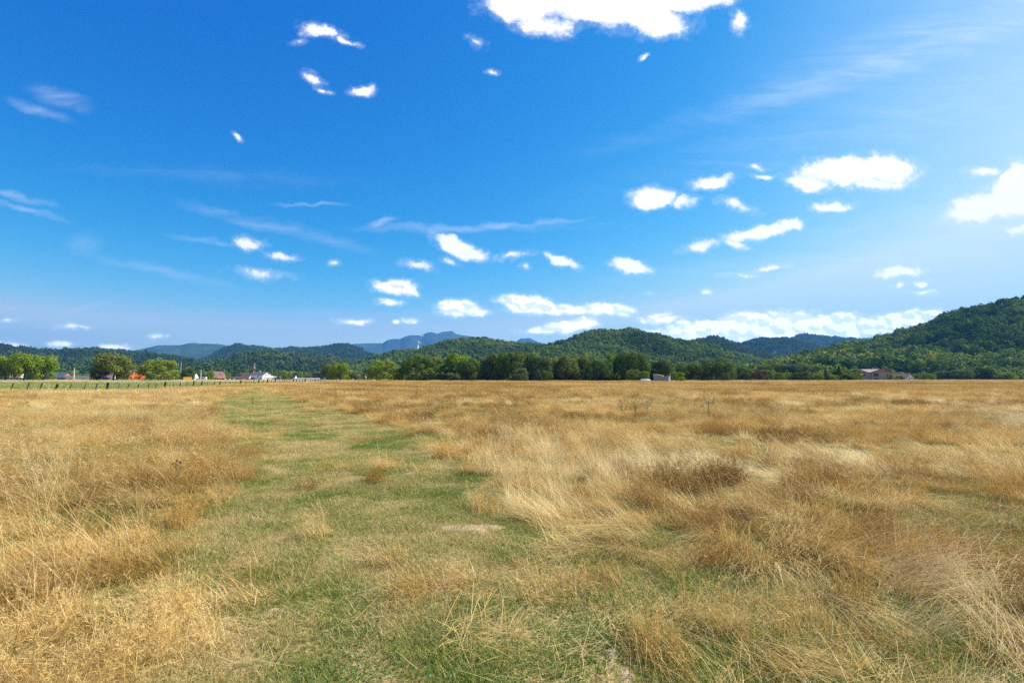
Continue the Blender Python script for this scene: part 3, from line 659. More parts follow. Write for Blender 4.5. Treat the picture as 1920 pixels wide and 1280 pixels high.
hill('mountain', [(480,690),(560,668),(600,655),(650,646),(665,644),(700,643),(717,643),(726,637),(735,635),(750,635),(757,631),(768,628),(790,628),(800,623),(808,622),(820,625),(829,622),(840,620.5),(847,620),(856,626),(866,628),(900,632),(915,636),(960,650),(1000,662)], 10000, 4000, 1300, step=1.0, rows=110, seed=21., rough=.3, spur=900., th=0, mat=M_MOUNT, rock=rocks)
hill('mountain', [(900,668),(935,648),(945,641),(957,638),(965,642),(972,637),(978,633.5),(984,634.5),(992,633),(1001,637),(1010,641),(1020,643),(1040,648),(1060,655),(1120,670)], 10300, 3500, 1200, step=1.0, rows=90, seed=23., rough=.3, spur=900., th=0, mat=M_MOUNT, rock=rocks)
tf = lambda k, b, sc=90.: (lambda x, y, px: b + k*(fbm(x/sc, y/sc, 4, 3.)-.5) + .10*(vnoise(x/17, y/17)-.5))
forest(H_R, 'forest', 'broadleaf forest covering the tall hill on the right', 7.6, 12, cW, len(woods), tf(1.6, .46, 70.))
forest(H_M, 'forest', 'dark forest covering the rounded hill in the middle', 8.0, 10.5, cW, len(woods), tf(1.4, .43))
forest(H_S, 'forest', 'forest on the small pointed hill behind the middle hill', 11, 13, cWF, len(woodsf), tf(.8, .5))
clearG = lambda px, y, x: (sstep(.60, .70, fbm(x/60, y/60, 3, 30.)) * (y < 1150) * (px < 760))
forest(H_G, 'forest', 'green forest on the long low hill left of centre', 8.5, 10.5, cW, len(woods), tf(.9, .45), clearG)
forest(H_F1, 'forest', 'forest on the far ridge right of centre', 13, 15, cWF, len(woodsf), tf(.8, .45, 150.))
forest(H_F2, 'forest', 'bluish forest on the farthest ridge right of centre', 15, 17, cWF, len(woodsf), tf(.8, .4, 200.))
forest(H_L1, 'forest', 'dark forest on the long ridge at the left edge', 13, 15, cWF, len(woodsf), tf(.9, .30, 160.))
forest(H_L2, 'forest', 'mixed forest and scrub on the low hill behind the village', 12, 14, cWF, len(woodsf), lambda x, y, px: tf(1.0, .50, 120.)(x, y, px) - .45*(1-sstep(1100, 1500, y)), lambda px, y, x: .75*sstep(.58, .66, fbm(x/90, y/90, 3, 33.)))  # leaf tint drops towards the foot of the hill: painted cloud shadow
forest(H_L3, 'forest', 'forest on the wide ridge left of the blue mountain', 14, 15, cWF, len(woodsf), tf(.8, .45, 200.))
# belts of low wood and scrub at the foot of the hills and behind the village
def belt(label, px0, px1, y0, y1, spacing, size, b, thin=0.0, hill_=None, coll=None):
    a = (px1-px0)/F*(y1*y1-y0*y0)/2; n = int(a/spacing**2); y = np.sqrt(rng.uniform(y0*y0, y1*y1, n)); px = rng.uniform(px0, px1, n); x = (px-960)/F*y
    keep = fbm(x/45+3, y/45, 3, 2.) > thin; x, y, px = x[keep], y[keep], px[keep]; n = len(x)
    z = np.zeros(n) if hill_ is None else np.maximum(hill_['z'](px, y), 0)*(y > hill_['y0'])
    s = size*rng.uniform(.55, 1.3, n)*(.6+.8*vnoise(x/30, y/30)); t = np.clip(b + .9*(fbm(x/25, y/25, 3)-.5) + rng.normal(0, .16, n), 0, 1)
    rot = np.stack([rng.normal(0, .06, n), rng.normal(0, .06, n), rng.uniform(0, 6.28, n)], -1); print('belt', n)
    scatter('woodland', np.stack([x, y, z-.1*s], -1), rot, np.stack([s, s, s*rng.uniform(.7, 1.05, n)], -1), np.where(rng.random(n) < .05, 6, rng.integers(0, 6, n)), t, cW, label, 'woodland')
belt('low woodland and scrub between the tree row and the right hill', 1215, 2300, 415, 560, 7.0, 9.5, .55, hill_=H_R)
belt('woodland behind the tree row at the foot of the middle hill', 700, 1420, 420, 900, 11, 12, .5, .36)
belt('hedges and scattered trees behind the village', -300, 720, 640, 1000, 13, 8.5, .35, .50)
belt('band of trees below the village hills, cloud shadow put into their leaf colour', 250, 740, 960, 1150, 9, 13, .12, .30)  # low leaf tint stands in for a cloud shadow on this band

belt('low undergrowth between the stems of the long tree row', 765, 1225, 262, 300, 3.2, 6.0, .30)
belt('bushy undergrowth below the hedge right of the shed', 1280, 1600, 300, 345, 3.6, 5.5, .38)
# ------------------------------------------------------------ single trees
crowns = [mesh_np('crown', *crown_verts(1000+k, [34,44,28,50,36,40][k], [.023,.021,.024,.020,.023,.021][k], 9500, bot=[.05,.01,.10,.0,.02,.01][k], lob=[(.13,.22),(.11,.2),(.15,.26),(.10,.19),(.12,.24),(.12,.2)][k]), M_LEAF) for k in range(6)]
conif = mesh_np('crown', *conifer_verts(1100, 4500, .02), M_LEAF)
def trunk_mesh(seed):
    g = random.Random(seed); mb = MB(); lean = g.uniform(-.04, .04)
    mb.tube([(0,0,-.02),(lean*.4,0,.12),(lean,.01,.3),(lean*1.5,0,.55),(lean*1.2,0,.8)], [.034,.026,.022,.014,.005], 9)
    for k in range(7):
        a = k*.9+g.uniform(-.3,.3); z0 = g.uniform(.13,.5); l = g.uniform(.2,.34)
        b0 = Vector((lean*min(1, z0*3), 0, z0)); d = Vector((math.cos(a), math.sin(a), 0))
        mb.tube([b0, b0+d*l*.4+Vector((0,0,l*.35)), b0+d*l+Vector((0,0,l*.95))], [.013,.009,.003], 6)
    return mb.mesh('trunk', M_BARK, True)
trunks = [trunk_mesh(k) for k in range(3)]
def tree(px, D, wpx, top, label, col, kind=0, name='broadleaf_tree', cat='tree', group='trees and bushes along the edge of the field'):
    h = pix(px, top, D)[2]; w = wpx/F*D; x = (px-960)/F*D
    r = empty(name, (x, D, 0), rng.uniform(0, 6.28), label=label, cat=cat, group=group)
    w *= (.88 if px < 700 else .97); r.scale = (w, w*rng.uniform(.85, 1.1), h)
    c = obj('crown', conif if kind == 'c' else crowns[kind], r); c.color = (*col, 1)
    t = obj('trunk', trunks[int(rng.integers(0, 3))], r)
    return r
BR = (.17,.25,.022); LM = (.20,.27,.035); OL = (.155,.185,.040); GR = (.105,.155,.030); DK = (.055,.10,.020); GG = (.115,.155,.068); YE = (.21,.23,.04); RB = (.12,.09,.045); CO = (.028,.052,.022)
T_ = [
 (-28,290,60,668,'bright green spreading tree cut by the left picture edge beside the car park',BR,2),
 (12,290,52,667,'bright green tree at the far left with its trunk before the teal fence',BR,0),
 (47,285,62,664,'tallest bright green tree of the left group, in its middle',BR,2),
 (82,290,50,668,'bright green tree closing the left group, beside the house with a wooden gable',BR,4),
 (214,285,74,664,'olive yellow tree standing alone left of the orange house',OL,2),
 (188,288,36,690,'dark leaning lower tree under the olive yellow tree',DK,4),
 (300,280,84,673,'wide lime green domed tree right of the orange house',LM,3),
 (352,400,34,690,'small dark green tree behind the yellow container',DK,1),
 (396,470,14,694,'slim light green tree left of the red roofed house',BR,1),
 (618,330,32,684,'olive tree in front of the dark timber house',OL,0),
 (638,320,42,681,'bright green tree right of the dark timber house',BR,4),
 (529,500,20,700,'small green bush right of the white two storey house',GR,3),
 (540,520,24,703,'low scrub bush between the white house and the tiny hut',OL,1),
 (668,330,36,696,'low olive bushes left of the small white gabled house',OL,3),
 (690,310,24,690,'mid green bush tucked against the left side of the round green tree',GR,3),
 (720,270,60,675,'round lime green domed tree standing left of the long tree row',LM,3),
 (747,262,22,690,'small yellow green bush between the two rounded trees',(.22,.25,.03),1),
 (783,262,66,666,'large dark green round tree at the left end of the long row',GR,3),
 (812,275,40,672,'olive green tree with thin reddish twigs behind the large round tree',OL,2),
 (832,265,46,684,'low bush with reddish brown leaves in the long row',GR,1),
 (858,270,56,665,'mid green tree with a bright pointed crown in the long row',BR,0),
 (850,255,32,698,'grey green bush at the foot of the long row',GG,3),
 (880,260,46,675,'dark green full tree in the left half of the long row',GR,4),
 (908,268,44,671,'olive topped tree joining the densest part of the long row',GG,2),
 (934,262,48,663,'tall dark green tree starting the densest part of the row',GR,0),
 (962,258,50,662,'tall grey green tree in the middle of the densest part of the row',GR,2),
 (990,262,48,663,'tall dense tree with deep shade at its foot in the row',GR,4),
 (1014,258,44,668,'grey green tree near the right end of the densest part',GG,0),
 (975,246,32,690,'low bush pushing out before the densest part of the row',GG,1),
 (1034,266,30,672,'narrow tree with yellowing leaves left of the gap with the white house',YE,2),
 (1024,250,26,694,'green shrub at the foot of the yellowing tree',GR,3),
 (1063,262,44,669,'olive green broad tree right of the gap with the white house',OL,0),
 (1088,268,42,668,'mid green tree with a flat crown in the right half of the row',OL,4),
 (1108,256,38,673,'leafy tree with small pale leaves beside the flat crowned tree',GR,1),
 (1130,254,42,676,'dark green loose tree left of the tallest right hand tree',GR,2),
 (1152,266,34,666,'bright topped tree touching the tallest right hand tree',BR,4),
 (1180,258,56,660,'tallest tree of the right half of the row, bright on its right side',GR,0),
 (1200,256,36,668,'right shoulder tree of the tallest pair above the white tank',GR,2),
 (1186,240,30,692,'brownish green bush below the tallest right hand tree',OL,3),
 (1206,240,24,696,'small light green bush just behind the white tank',BR,1),
 (1238,262,44,678,'dark olive rounded tree standing behind the grey shed',(.075,.095,.028),0),
 (1268,240,32,697,'low green bush against the right side of the grey shed',BR,3),
 (1292,268,56,681,'olive green wide tree right of the shed',GR,4),
 (1318,266,40,684,'dark green tree filling the gap right of the wide olive tree',DK,2),
 (1342,285,70,670,'tall grey olive tree with a broad top right of the shed',GG,3),
 (1358,262,44,680,'dark green tree under the broad grey olive one',GR,0),
 (1360,248,16,698,'small blue green bush at the field edge',GG,1),
 (1394,300,36,688,'mid green shrubby tree among the low growth',GR,1),
 (1424,290,30,694,'reddish brown shrub in the low hedge',RB,3),
 (1434,320,36,685,'silver green willow behind the reddish shrub',GG,3),
 (1468,330,40,683,'silver green rounded willow in the low tree line',GG,0),
 (1461,290,20,699,'bright green low bush before the silver willows',(.16,.24,.03),1),
 (1497,325,40,684,'silver green willow left of the dark spruces',GG,4),
 (1500,290,36,697,'dark green hedge bush behind the low dark fence',DK,1),
 (1520,330,40,685,'grey green tree topping the hedge left of the spruces',GG,2),
 (1534,295,16,701,'bright green small bush left of the first spruce',BR,3),
 (1560,300,24,702,'yellow green low bush between the two spruces',(.2,.24,.04),1),
 (1588,310,30,698,'olive bush against the left end of the big unfinished house',OL,3),
 (1667,380,12,702,'small green bush between the two houses on the right',BR,1),
 (1685,370,14,704,'dark small bush before the low brown roofed house',GR,3),
 (1738,400,28,700,'green bush right of the low brown roofed house',BR,1),
 (1765,420,36,696,'grey green round bush at the foot of the big hill',GG,0),
 (1800,410,40,694,'olive green tree at the foot of the big hill',GR,2),
 (1838,420,44,690,'dark round tree at the foot of the big hill near the right edge',DK,4),
 (1880,410,40,697,'light green bush dome near the right edge of the field',LM,3),
 (1914,430,50,694,'green tree cut by the right picture edge at the field end',GR,0),
 (1965,420,60,690,'green tree just past the right picture edge',GR,2),
]
for px, D, w, top, lab, col, k in T_:
    bush = ('bush' in lab or 'shrub' in lab) and 'tree' not in lab
    tree(px, D, w, top, lab, col, k, 'bush' if bush else 'broadleaf_tree', 'bush' if bush else 'tree')
for px, D, w, top, lab in [(1547,300,17,690,'smaller dark spruce, the left one of two left of the unfinished house'),(1572,305,22,685,'larger dark spruce beside the big unfinished house')]:
    tree(px, D, w, top, lab, CO, 'c', 'spruce_tree', 'spruce')

# ------------------------------------------------------------ buildings
P_ = paint
WHITE = P_('white_render', (.80,.80,.78), .8, .03); CREAM = P_('cream_render', (.62,.57,.46), .85, .05); GREYROOF = P_('grey_roof', (.10,.11,.125), .6, .1)
BRICK = P_('hollow_block_wall', (.44,.385,.32), .95, .14, .8); RUSTROOF = P_('brown_metal_roof', (.36,.27,.25), .5, .08); REDROOF = P_('red_tiles', (.22,.085,.06), .8, .12)
BROWNROOF = P_('brown_tiles', (.17,.105,.085), .8, .12); WOODO = P_('orange_timber', (.50,.22,.075), .8, .12, 2); ORANGE = P_('orange_render', (.78,.19,.035), .8, .05)
DARKW = P_('dark_timber', (.03,.035,.045), .7, .1); GLASS = P_('window_glass', (.025,.03,.04), .12, .02); TEAL = P_('teal_mesh_fence', (.02,.19,.15), .7, .1)
GREYW = P_('grey_sheet', (.33,.36,.39), .55, .08); YEL = P_('yellow_tarp', (.85,.55,.03), .6, .05); CONTA = P_('yellow_container_paint', (.62,.33,.05), .6, .08)
TRIM = P_('white_trim', (.8,.8,.8), .6, .03); POSTW = P_('weathered_post', (.19,.165,.15), .95, .25, 9); POSTD = P_('dark_post', (.075,.05,.045), .95, .25, 9); POSTR = P_('reddish_post', (.20,.10,.065), .95, .2, 9)
WIRE = P_('wire', (.25,.24,.23), .5, .1); CONC = P_('concrete_pole', (.62,.58,.45), .9, .08); RED = P_('red_paint', (.6,.05,.04), .6, .05); RUBBER = P_('rubber', (.02,.02,.02), .9, .05)
CARW = P_('white_car_paint', (.75,.76,.78), .25, .02); CARD = P_('dark_car_paint', (.05,.06,.08), .25, .02); CARR = P_('silver_car_paint', (.45,.47,.5), .3, .02); REDF = P_('red_fence', (.28,.07,.05), .85, .1)

def house(name, px, D, L, Wd, hw, hr, beta, wall, roof, label, over=.5, gable=None, chim=None, wins=(), door=None, group=None, balcony=False, cat='house'):
    """gabled building, ridge along local x; beta turns its right gable to the camera"""
    x = (px-960)/F*D; r = empty(name, (x, D, 0), -az(px)-R(beta), label=label, cat=cat, group=group)
    w = MB(); l2, d2 = L/2, Wd/2
    w.poly([(-l2,-d2,0),(l2,-d2,0),(l2,-d2,hw),(-l2,-d2,hw)]); w.poly([(l2,d2,0),(-l2,d2,0),(-l2,d2,hw),(l2,d2,hw)])
    for s in (-1, 1):
        q = [(s*l2,-d2,0),(s*l2,d2,0),(s*l2,d2,hw),(s*l2,0,hw+hr-.05),(s*l2,-d2,hw)]; w.poly(q if s > 0 else q[::-1])
    w.poly([(-l2,d2,0),(l2,d2,0),(l2,-d2,0),(-l2,-d2,0)])
    w.build('wall', wall, r)
    rf = MB(); sl = hr/d2; o = over
    for s in (-1, 1):
        rf.slab((-l2-o, s*(d2+o), hw-sl*o+.14), (l2+o, s*(d2+o), hw-sl*o+.14), (l2+o, 0, hw+hr+.14), (-l2-o, 0, hw+hr+.14), .16)
    ro = rf.build('roof', roof, r)
    if chim is not None:
        c = MB(); cx, cy, cw, ch = chim; c.box(cx-cw/2, cx+cw/2, cy-cw/2, cy+cw/2, hw+hr*.4, hw+hr+ch); c.box(cx-cw/2-.08, cx+cw/2+.08, cy-cw/2-.08, cy+cw/2+.08, hw+hr+ch, hw+hr+ch+.12)
        c.build('chimney', wall, ro)
    if gable is not None:
        for s in (-1, 1):
            g = MB(); xx = s*(l2+.06)
            g.poly([(xx,-d2+.1,hw+.05),(xx,d2-.1,hw+.05),(xx,0,hw+hr-.15)]); g.poly([(xx-s*.05,-d2+.1,hw+.05),(xx-s*.05,d2-.1,hw+.05),(xx-s*.05,0,hw+hr-.15)])
            g.build('gable_boarding', gable, r)
    for (face, a, z, ww, hh) in wins:      # face f: front long side, g: right gable, h: left gable
        f = MB(); p = MB(); t = .07
        if face == 'f':
            Y = -d2; f.box(a-ww/2-t, a+ww/2+t, Y-.05, Y+.02, z-t, z+hh+t); p.box(a-ww/2, a+ww/2, Y-.07, Y-.04, z, z+hh)
        else:
            s = 1 if face == 'g' else -1; X_ = s*l2; f.box(min(X_-.02*s, X_+.05*s), max(X_-.02*s, X_+.05*s), a-ww/2-t, a+ww/2+t, z-t, z+hh+t); p.box(min(X_+.04*s, X_+.075*s), max(X_+.04*s, X_+.075*s), a-ww/2, a+ww/2, z, z+hh)
        fo = f.build('window', TRIM, r); p.build('pane', GLASS, fo)
    if door:
        face, a, ww, hh = door; m = MB()
        if face == 'f': m.box(a-ww/2, a+ww/2, -d2-.06, -d2+.02, 0, hh)
        else: m.box(l2-.02, l2+.06, a-ww/2, a+ww/2, 0, hh)
        m.build('door', DARKW, r)
    return r
# white two-storey house with a sunlit gable and balcony
h = house('white_house', 491, 510, 14, 12, 4.8, 3.2, 42, WHITE, GREYROOF, 'white two storey house with dark grey roof and a sunlit gable', .7, chim=(-3,1.5,.9,.8),
  wins=[('f',-3.5,1.0,2.4,1.2),('f',1.5,2.9,1.8,1.1),('f',4.6,1.0,.9,1.5),('g',-2.6,3.7,1.3,1.4),('g',1.2,3.9,1.5,1.4),('g',-3.6,.9,1.0,1.8),('g',-1.4,.9,1.0,1.8),('g',1.0,5.6,1.1,1.1)], door=('f',-6.0,2.0,2.5))
b = MB(); b.box(7.3,9.0,0.5,6.2,2.75,2.9); b.box(8.9,9.0,.5,6.2,2.9,3.8); b.box(8.75,9.0,.5,.8,0,2.75); b.box(8.75,9.0,5.9,6.2,0,2.75); b.build('balcony', TRIM, h)
house('timber_gable_house', 119, 470, 11, 14, 2.6, 4.4, 46, WHITE, GREYROOF, 'single storey house with dark roof and orange timber gable behind the car park', .9, gable=WOODO, wins=[('g',-2,.8,1.2,1.1),('g',2,.8,1.2,1.1)])
house('long_barn', 149, 470, 20, 8, 1.6, 2.3, 8, CREAM, GREYROOF, 'long low building with dark grey sheet roof left of the olive tree', .4, wins=[('f',-5,.5,1.5,.7),('f',4,.5,1.5,.7)], cat='building')
house('long_barn', 184, 485, 18, 7, 1.5, 1.7, 4, CREAM, GREYROOF, 'lower grey roofed building ending under the olive yellow tree', .4, wins=[('f',0,.4,1.5,.7)], cat='building')
house('cottage', 209, 500, 7, 6, 3.2, 2.2, 10, WHITE, REDROOF, 'small white house half hidden behind the olive yellow tree', .4, wins=[('f',0,1,1.2,1.1)])
house('cottage', 34, 500, 9, 7, 5.2, 3.0, 20, WHITE, WOODO, 'white house with orange roof seen through the left tree group', .5, wins=[('f',-2,1,1.2,1.1),('f',2,1,1.2,1.1)])
o_ = house('orange_house', 256, 430, 11.5, 8, 7.4, 1.4, -14, ORANGE, GREYROOF, 'bright orange house with dark roof between the two left domed trees', .5, wins=[('f',-4.0,.8,1.4,2.0),('h',0,4,1.2,1.3)], door=('f',1.5,1.4,2.2))
m = MB(); m.box(-5.4,-4.6,-4.35,-4.05,3.0,8.4); m.build('wall_panel', WHITE, o_)
m = MB(); m.box(-1.2,3.6,-5.2,-4.05,3.0,3.25); m.build('porch_roof', DARKW, o_)
house('cottage', 362, 520, 8, 7, 3.6, 3.6, 34, WHITE, GREYROOF, 'small dark roofed house behind the small dark tree', .5, wins=[('g',0,1,1.2,1.2)])
rh = house('cottage', 410, 520, 9, 9.5, 3.4, 5.0, -40, WHITE, REDROOF, 'white gabled house with red tiled roof and a blue roof panel', .6, wins=[('h',-2,1,1.2,1.2),('h',2,1,1.2,1.2),('h',0,4.2,1.1,1.2),('f',1.5,1,1.2,1.1)])
m = MB(); m.slab((-.5,-3.35,5.25),(1.9,-3.35,5.25),(1.9,-1.9,6.78),(-.5,-1.9,6.78),.06); sp_ = m.build('solar_panel', P_('solar_blue', (.05,.14,.30), .2, .03), rh); sp_.location = (0,-.15,.35)
house('shed', 446, 500, 7.5, 5, 1.6, 1.6, 5, DARKW, P_('dark_blue_sheet', (.06,.075,.10), .5, .05), 'low dark open shed left of the brown roofed house', .4, cat='shed', wins=[('f',-1.5,.4,1.6,.8)])
house('cottage', 465, 540, 10, 8.5, 2.6, 4.3, 38, P_('pale_yellow_render', (.72,.68,.45), .8, .04), BROWNROOF, 'cottage with brown tiled roof and pale gable beside the white house', .9, wins=[('g',-1.6,.9,1.2,1.1),('g',1.6,.9,1.2,1.1)])
house('long_barn', 520, 560, 9, 7, 2.2, 1.7, 20, GREYW, P_('light_grey_sheet', (.30,.32,.35), .5, .05), 'grey roofed building partly hidden by bushes right of the white house', .3, cat='building', wins=[('f',0,1,1.4,1.0)])
house('cottage', 553, 520, 4, 4.4, 1.6, 3.4, 44, WHITE, GREYROOF, 'tiny steep gabled hut with white front near the field gate', .3, wins=[('g',0,.5,1.0,.9)])
house('long_barn', 577, 430, 21, 5, 1.0, .7, 2, GREYW, P_('pale_grey_sheet', (.33,.35,.38), .5, .05), 'very long low grey roofed shelter behind the fence posts', .3, cat='building', wins=[('f',-6,.3,1.2,.5),('f',5,.3,1.2,.5)])
house('timber_house', 600, 450, 9.5, 8, 6.0, .5, 14, DARKW, DARKW, 'dark timber house with big windows behind the olive tree', .3, wins=[('f',-2.4,3.4,2.4,1.7),('f',2.4,3.4,1.8,1.7),('g',0,3.2,2.0,1.7)], door=('f',.5,1.2,2.2))
house('cottage', 679, 560, 7.5, 6.5, 4.2, 3.4, 36, WHITE, P_('slate', (.24,.25,.28), .6, .05), 'small white gabled house with slate roof above the olive bushes', .6, wins=[('g',0,1.2,1.2,1.2),('g',0,4.1,1.0,1.0)])
house('cottage', 1053, 430, 3.6, 5, 5.0, 1.6, 20, WHITE, BROWNROOF, 'narrow white house glimpsed in the gap of the tree row', .3, wins=[('f',.2,1.0,.9,1.1),('f',.2,3.4,.9,1.1)])
# the big unfinished house on the right
D = 400; px = 1633; x = (px-960)/F*D
r = empty('unfinished_house', (x, D, 0), -az(px), label='big unfinished grey block house with brown metal roof and timber gables', cat='house')
w = MB(); w.box(-13,13,-5,6,0,6.1); w.poly([(-13,-5,6.1),(-2.4,-5,6.1),(-7.7,-5,8.3)]); w.box(0,11.5,-6.6,-5.003,0,6.1); w.build('wall', BRICK, r)
rf = MB()
def gab(x0, x1, yf, yb, z0, zr):
    c = (x0+x1)/2
    rf.slab((x0-1.2,yf-1,z0-.45),(x0-1.2,yb,z0-.45),(c,yb,zr),(c,yf-1,zr),.2); rf.slab((x1+1.2,yf-1,z0-.45),(x1+1.2,yb,z0-.45),(c,yb,zr+.004),(c,yf-1,zr+.004),.2)
gab(-13,-2.4,-5,6.5,6.2,8.9); gab(-.6,12.2,-6.6,6.5,6.2,9.0)
rf.slab((-8,-5.6,6.3),(6,-5.6,6.3),(6,.6,8.75),(-8,.6,8.75),.2); rf.slab((-13.6,6.9,6.0),(13.4,6.9,6.0),(13.4,.6,8.7),(-13.6,.6,8.7),.2); ro = rf.build('roof', RUSTROOF, r)
m = MB(); m.box(.6,1.5,1.2,2.1,8.2,9.9); m.build('chimney', BRICK, ro)
for (a, b_, y) in ((-13.2,-2.2,-5.2),(-.8,12.4,-6.8)):
    c = (a+b_)/2; m = MB(); m.poly([(a,y,6.15),(b_,y,6.15),(c,y,8.5)]); m.poly([(a,y+.1,6.15),(b_,y+.1,6.15),(c,y+.1,8.5)]); m.box(a-.9,b_+.9,y-.7,y-.45,5.75,6.0); m.build('timber_gable', WOODO, r)
for a, z, ww, hh in ((-11.3,3.6,1.0,1.2),(-8.6,3.6,1.1,1.2),(-11.2,.6,1.3,1.4),(-4.5,3.5,1.3,1.4),(9.6,3.3,1.0,1.3),(9.6,1.0,.9,1.2),(2.6,3.2,3.2,2.2),(2.8,0.02,3.6,1.7)):
    y = -6.6 if a > 0 else -5; f = MB(); f.box(a-ww/2-.08,a+ww/2+.08,y-.03,y+.02,max(z-.08,.01),z+hh+.08); fo = f.build('window', GREYW, r); p = MB(); p.box(a-ww/2,a+ww/2,y-.06,y-.025,max(z,.02),z+hh); p.build('pane', GLASS, fo)
house('brown_roof_house', 1690, 395, 11.5, 7.5, 2.5, 2.6, 32, P_('white_plaster', (.62,.66,.70), .8, .05), BROWNROOF, 'low white walled house with brown roof right of the unfinished house', .6, wins=[('f',-3,.8,1.2,1.1),('f',1,.8,1.2,1.1),('g',-1.4,.8,1.3,1.1),('g',1.6,.8,1.1,1.1)], door=('f',3.5,.9,2.0))
# grey shed with a lean-to roof, a box at its left corner and a yellow sheet
D = 218; px = 1240; x = (px-960)/F*D
r = empty('sheet_metal_shed', (x, D, 0), -az(px)-R(12), label='grey sheet metal shed with slanting roof and a yellow sheet at the field edge', cat='shed')
w = MB(); w.v += [(-3,-1.6,0),(3.1,-1.6,0),(3.3,-1.6,2.5),(-3,-1.6,2.0),(-3,1.8,0),(3.1,1.8,0),(3.3,1.8,2.5),(-3,1.8,2.0)]; w.f += [(0,1,2,3),(5,4,7,6),(4,0,3,7),(1,5,6,2),(3,2,6,7),(4,5,1,0)]; w.build('wall', GREYW, r)
m = MB(); m.slab((-3.2,-1.9,2.05),(3.5,-1.9,2.62),(3.5,2.0,2.72),(-3.2,2.0,2.15),.08); m.build('roof', P_('shed_roof', (.27,.33,.33), .5, .06), r)
m = MB(); m.box(-3.3,-1.6,-1.3,.6,2.2,3.3); m.slab((-3.45,-1.5,3.36),(-1.2,-1.5,3.28),(-1.2,.8,3.32),(-3.45,.8,3.4),.06); m.build('loft_box', GREYW, r)
m = MB(); m.slab((-1.5,-1.0,3.1),(.9,-1.0,2.6),(.9,.6,2.66),(-1.5,.6,3.15),.05); m.build('yellow_sheet', YEL, r)
for k in range(7):
    m = MB(); a = -2.6+k*.93; m.box(a-.03,a+.03,-1.63,-1.598,0.05,2.0+ (a+3)*.07); m.build('batten', P_('batten', (.25,.27,.30), .6, .05) if k == 0 else bpy.data.materials['batten'], r)
# white tank lying on its side
px = 1206; x = (px-960)/F*D
r = empty('water_tank', (x, D-3, 0), -az(px)+R(4), label='white water tank lying on its side left of the grey shed', cat='tank')
m = MB(); m.tube([(-2.1,0,.62),(-2.0,0,.62),(-1.75,0,.62),(1.6,0,.62),(1.95,0,.62),(2.05,0,.62)], [.15,.42,.6,.6,.42,.12], 20); tb = m.build('tank_body', WHITE, r, True)
m = MB(); m.box(-1.5,-1.3,-.5,.5,0,.4); m.box(1.2,1.4,-.5,.5,0,.4); m.build('cradle', POSTW, r)
m = MB(); m.tube([(0,0,1.18),(0,0,1.3)], [.18,.18], 12); m.build('lid', CARR, r)
# bathtub-blue crate beside the shed
px = 1265; x = (px-960)/F*205; r = empty('plastic_crate', (x, 205, 0), .2, label='small pale blue plastic crate in the grass right of the shed', cat='crate')
m = MB(); m.box(-.25,.25,-.2,-.18,.02,.45); m.box(-.25,.25,.18,.2,.02,.45); m.box(-.25,-.23,-.18,.18,.02,.45); m.box(.23,.25,-.18,.18,.02,.45); m.box(-.23,.23,-.18,.18,.0,.03); m.build('body', P_('pale_blue_plastic', (.35,.6,.7), .5, .04), r)
m = MB(); m.box(-.28,.28,-.23,.23,.455,.50); m.build('rim', TRIM, r)
# yellow container, trailer and small things in the village
px = 352; D = 385; x = (px-960)/F*D; r = empty('storage_container', (x, D, 0), -az(px)-R(-25), label='ochre yellow storage container behind the white flowers', cat='container')
m = MB(); m.box(-3,3,-1.2,1.2,.15,2.5); m.build('body', CONTA, r)
m = MB(); m.box(-3.08,-3.003,-1.15,-.02,.2,2.45); m.box(-3.08,-3.003,.02,1.15,.2,2.45); m.build('door', P_('container_door', (.22,.10,.04), .7, .1), r)
m = MB(); [m.box(a-.05,a+.05,-1.25,-1.203,.25,2.4) for a in np.linspace(-2.8,2.8,12)]; m.build('rib', CONTA, r)
px = 383; D = 440; x = (px-960)/F*D; r = empty('caravan', (x, D, 0), -az(px)-R(20), label='white box caravan parked among the village plots', cat='caravan')
m = MB(); m.box(-2.4,2.4,-1.1,1.1,.5,2.9); m.build('body', CARW, r); m = MB(); m.box(-.9,.5,-1.14,-1.102,1.5,2.2); m.build('window', GLASS, r)
for s in (-1, 1): m = MB(); m.tube([(.3,s*.95,.33),(.3,s*1.12,.33)], [.33,.33], 14); m.build('wheel', RUBBER, r)
m = MB(); m.tube([(-3.6,0,.5),(-2.4,0,.55)], [.05,.05], 6); m.build('drawbar', GREYW, r)
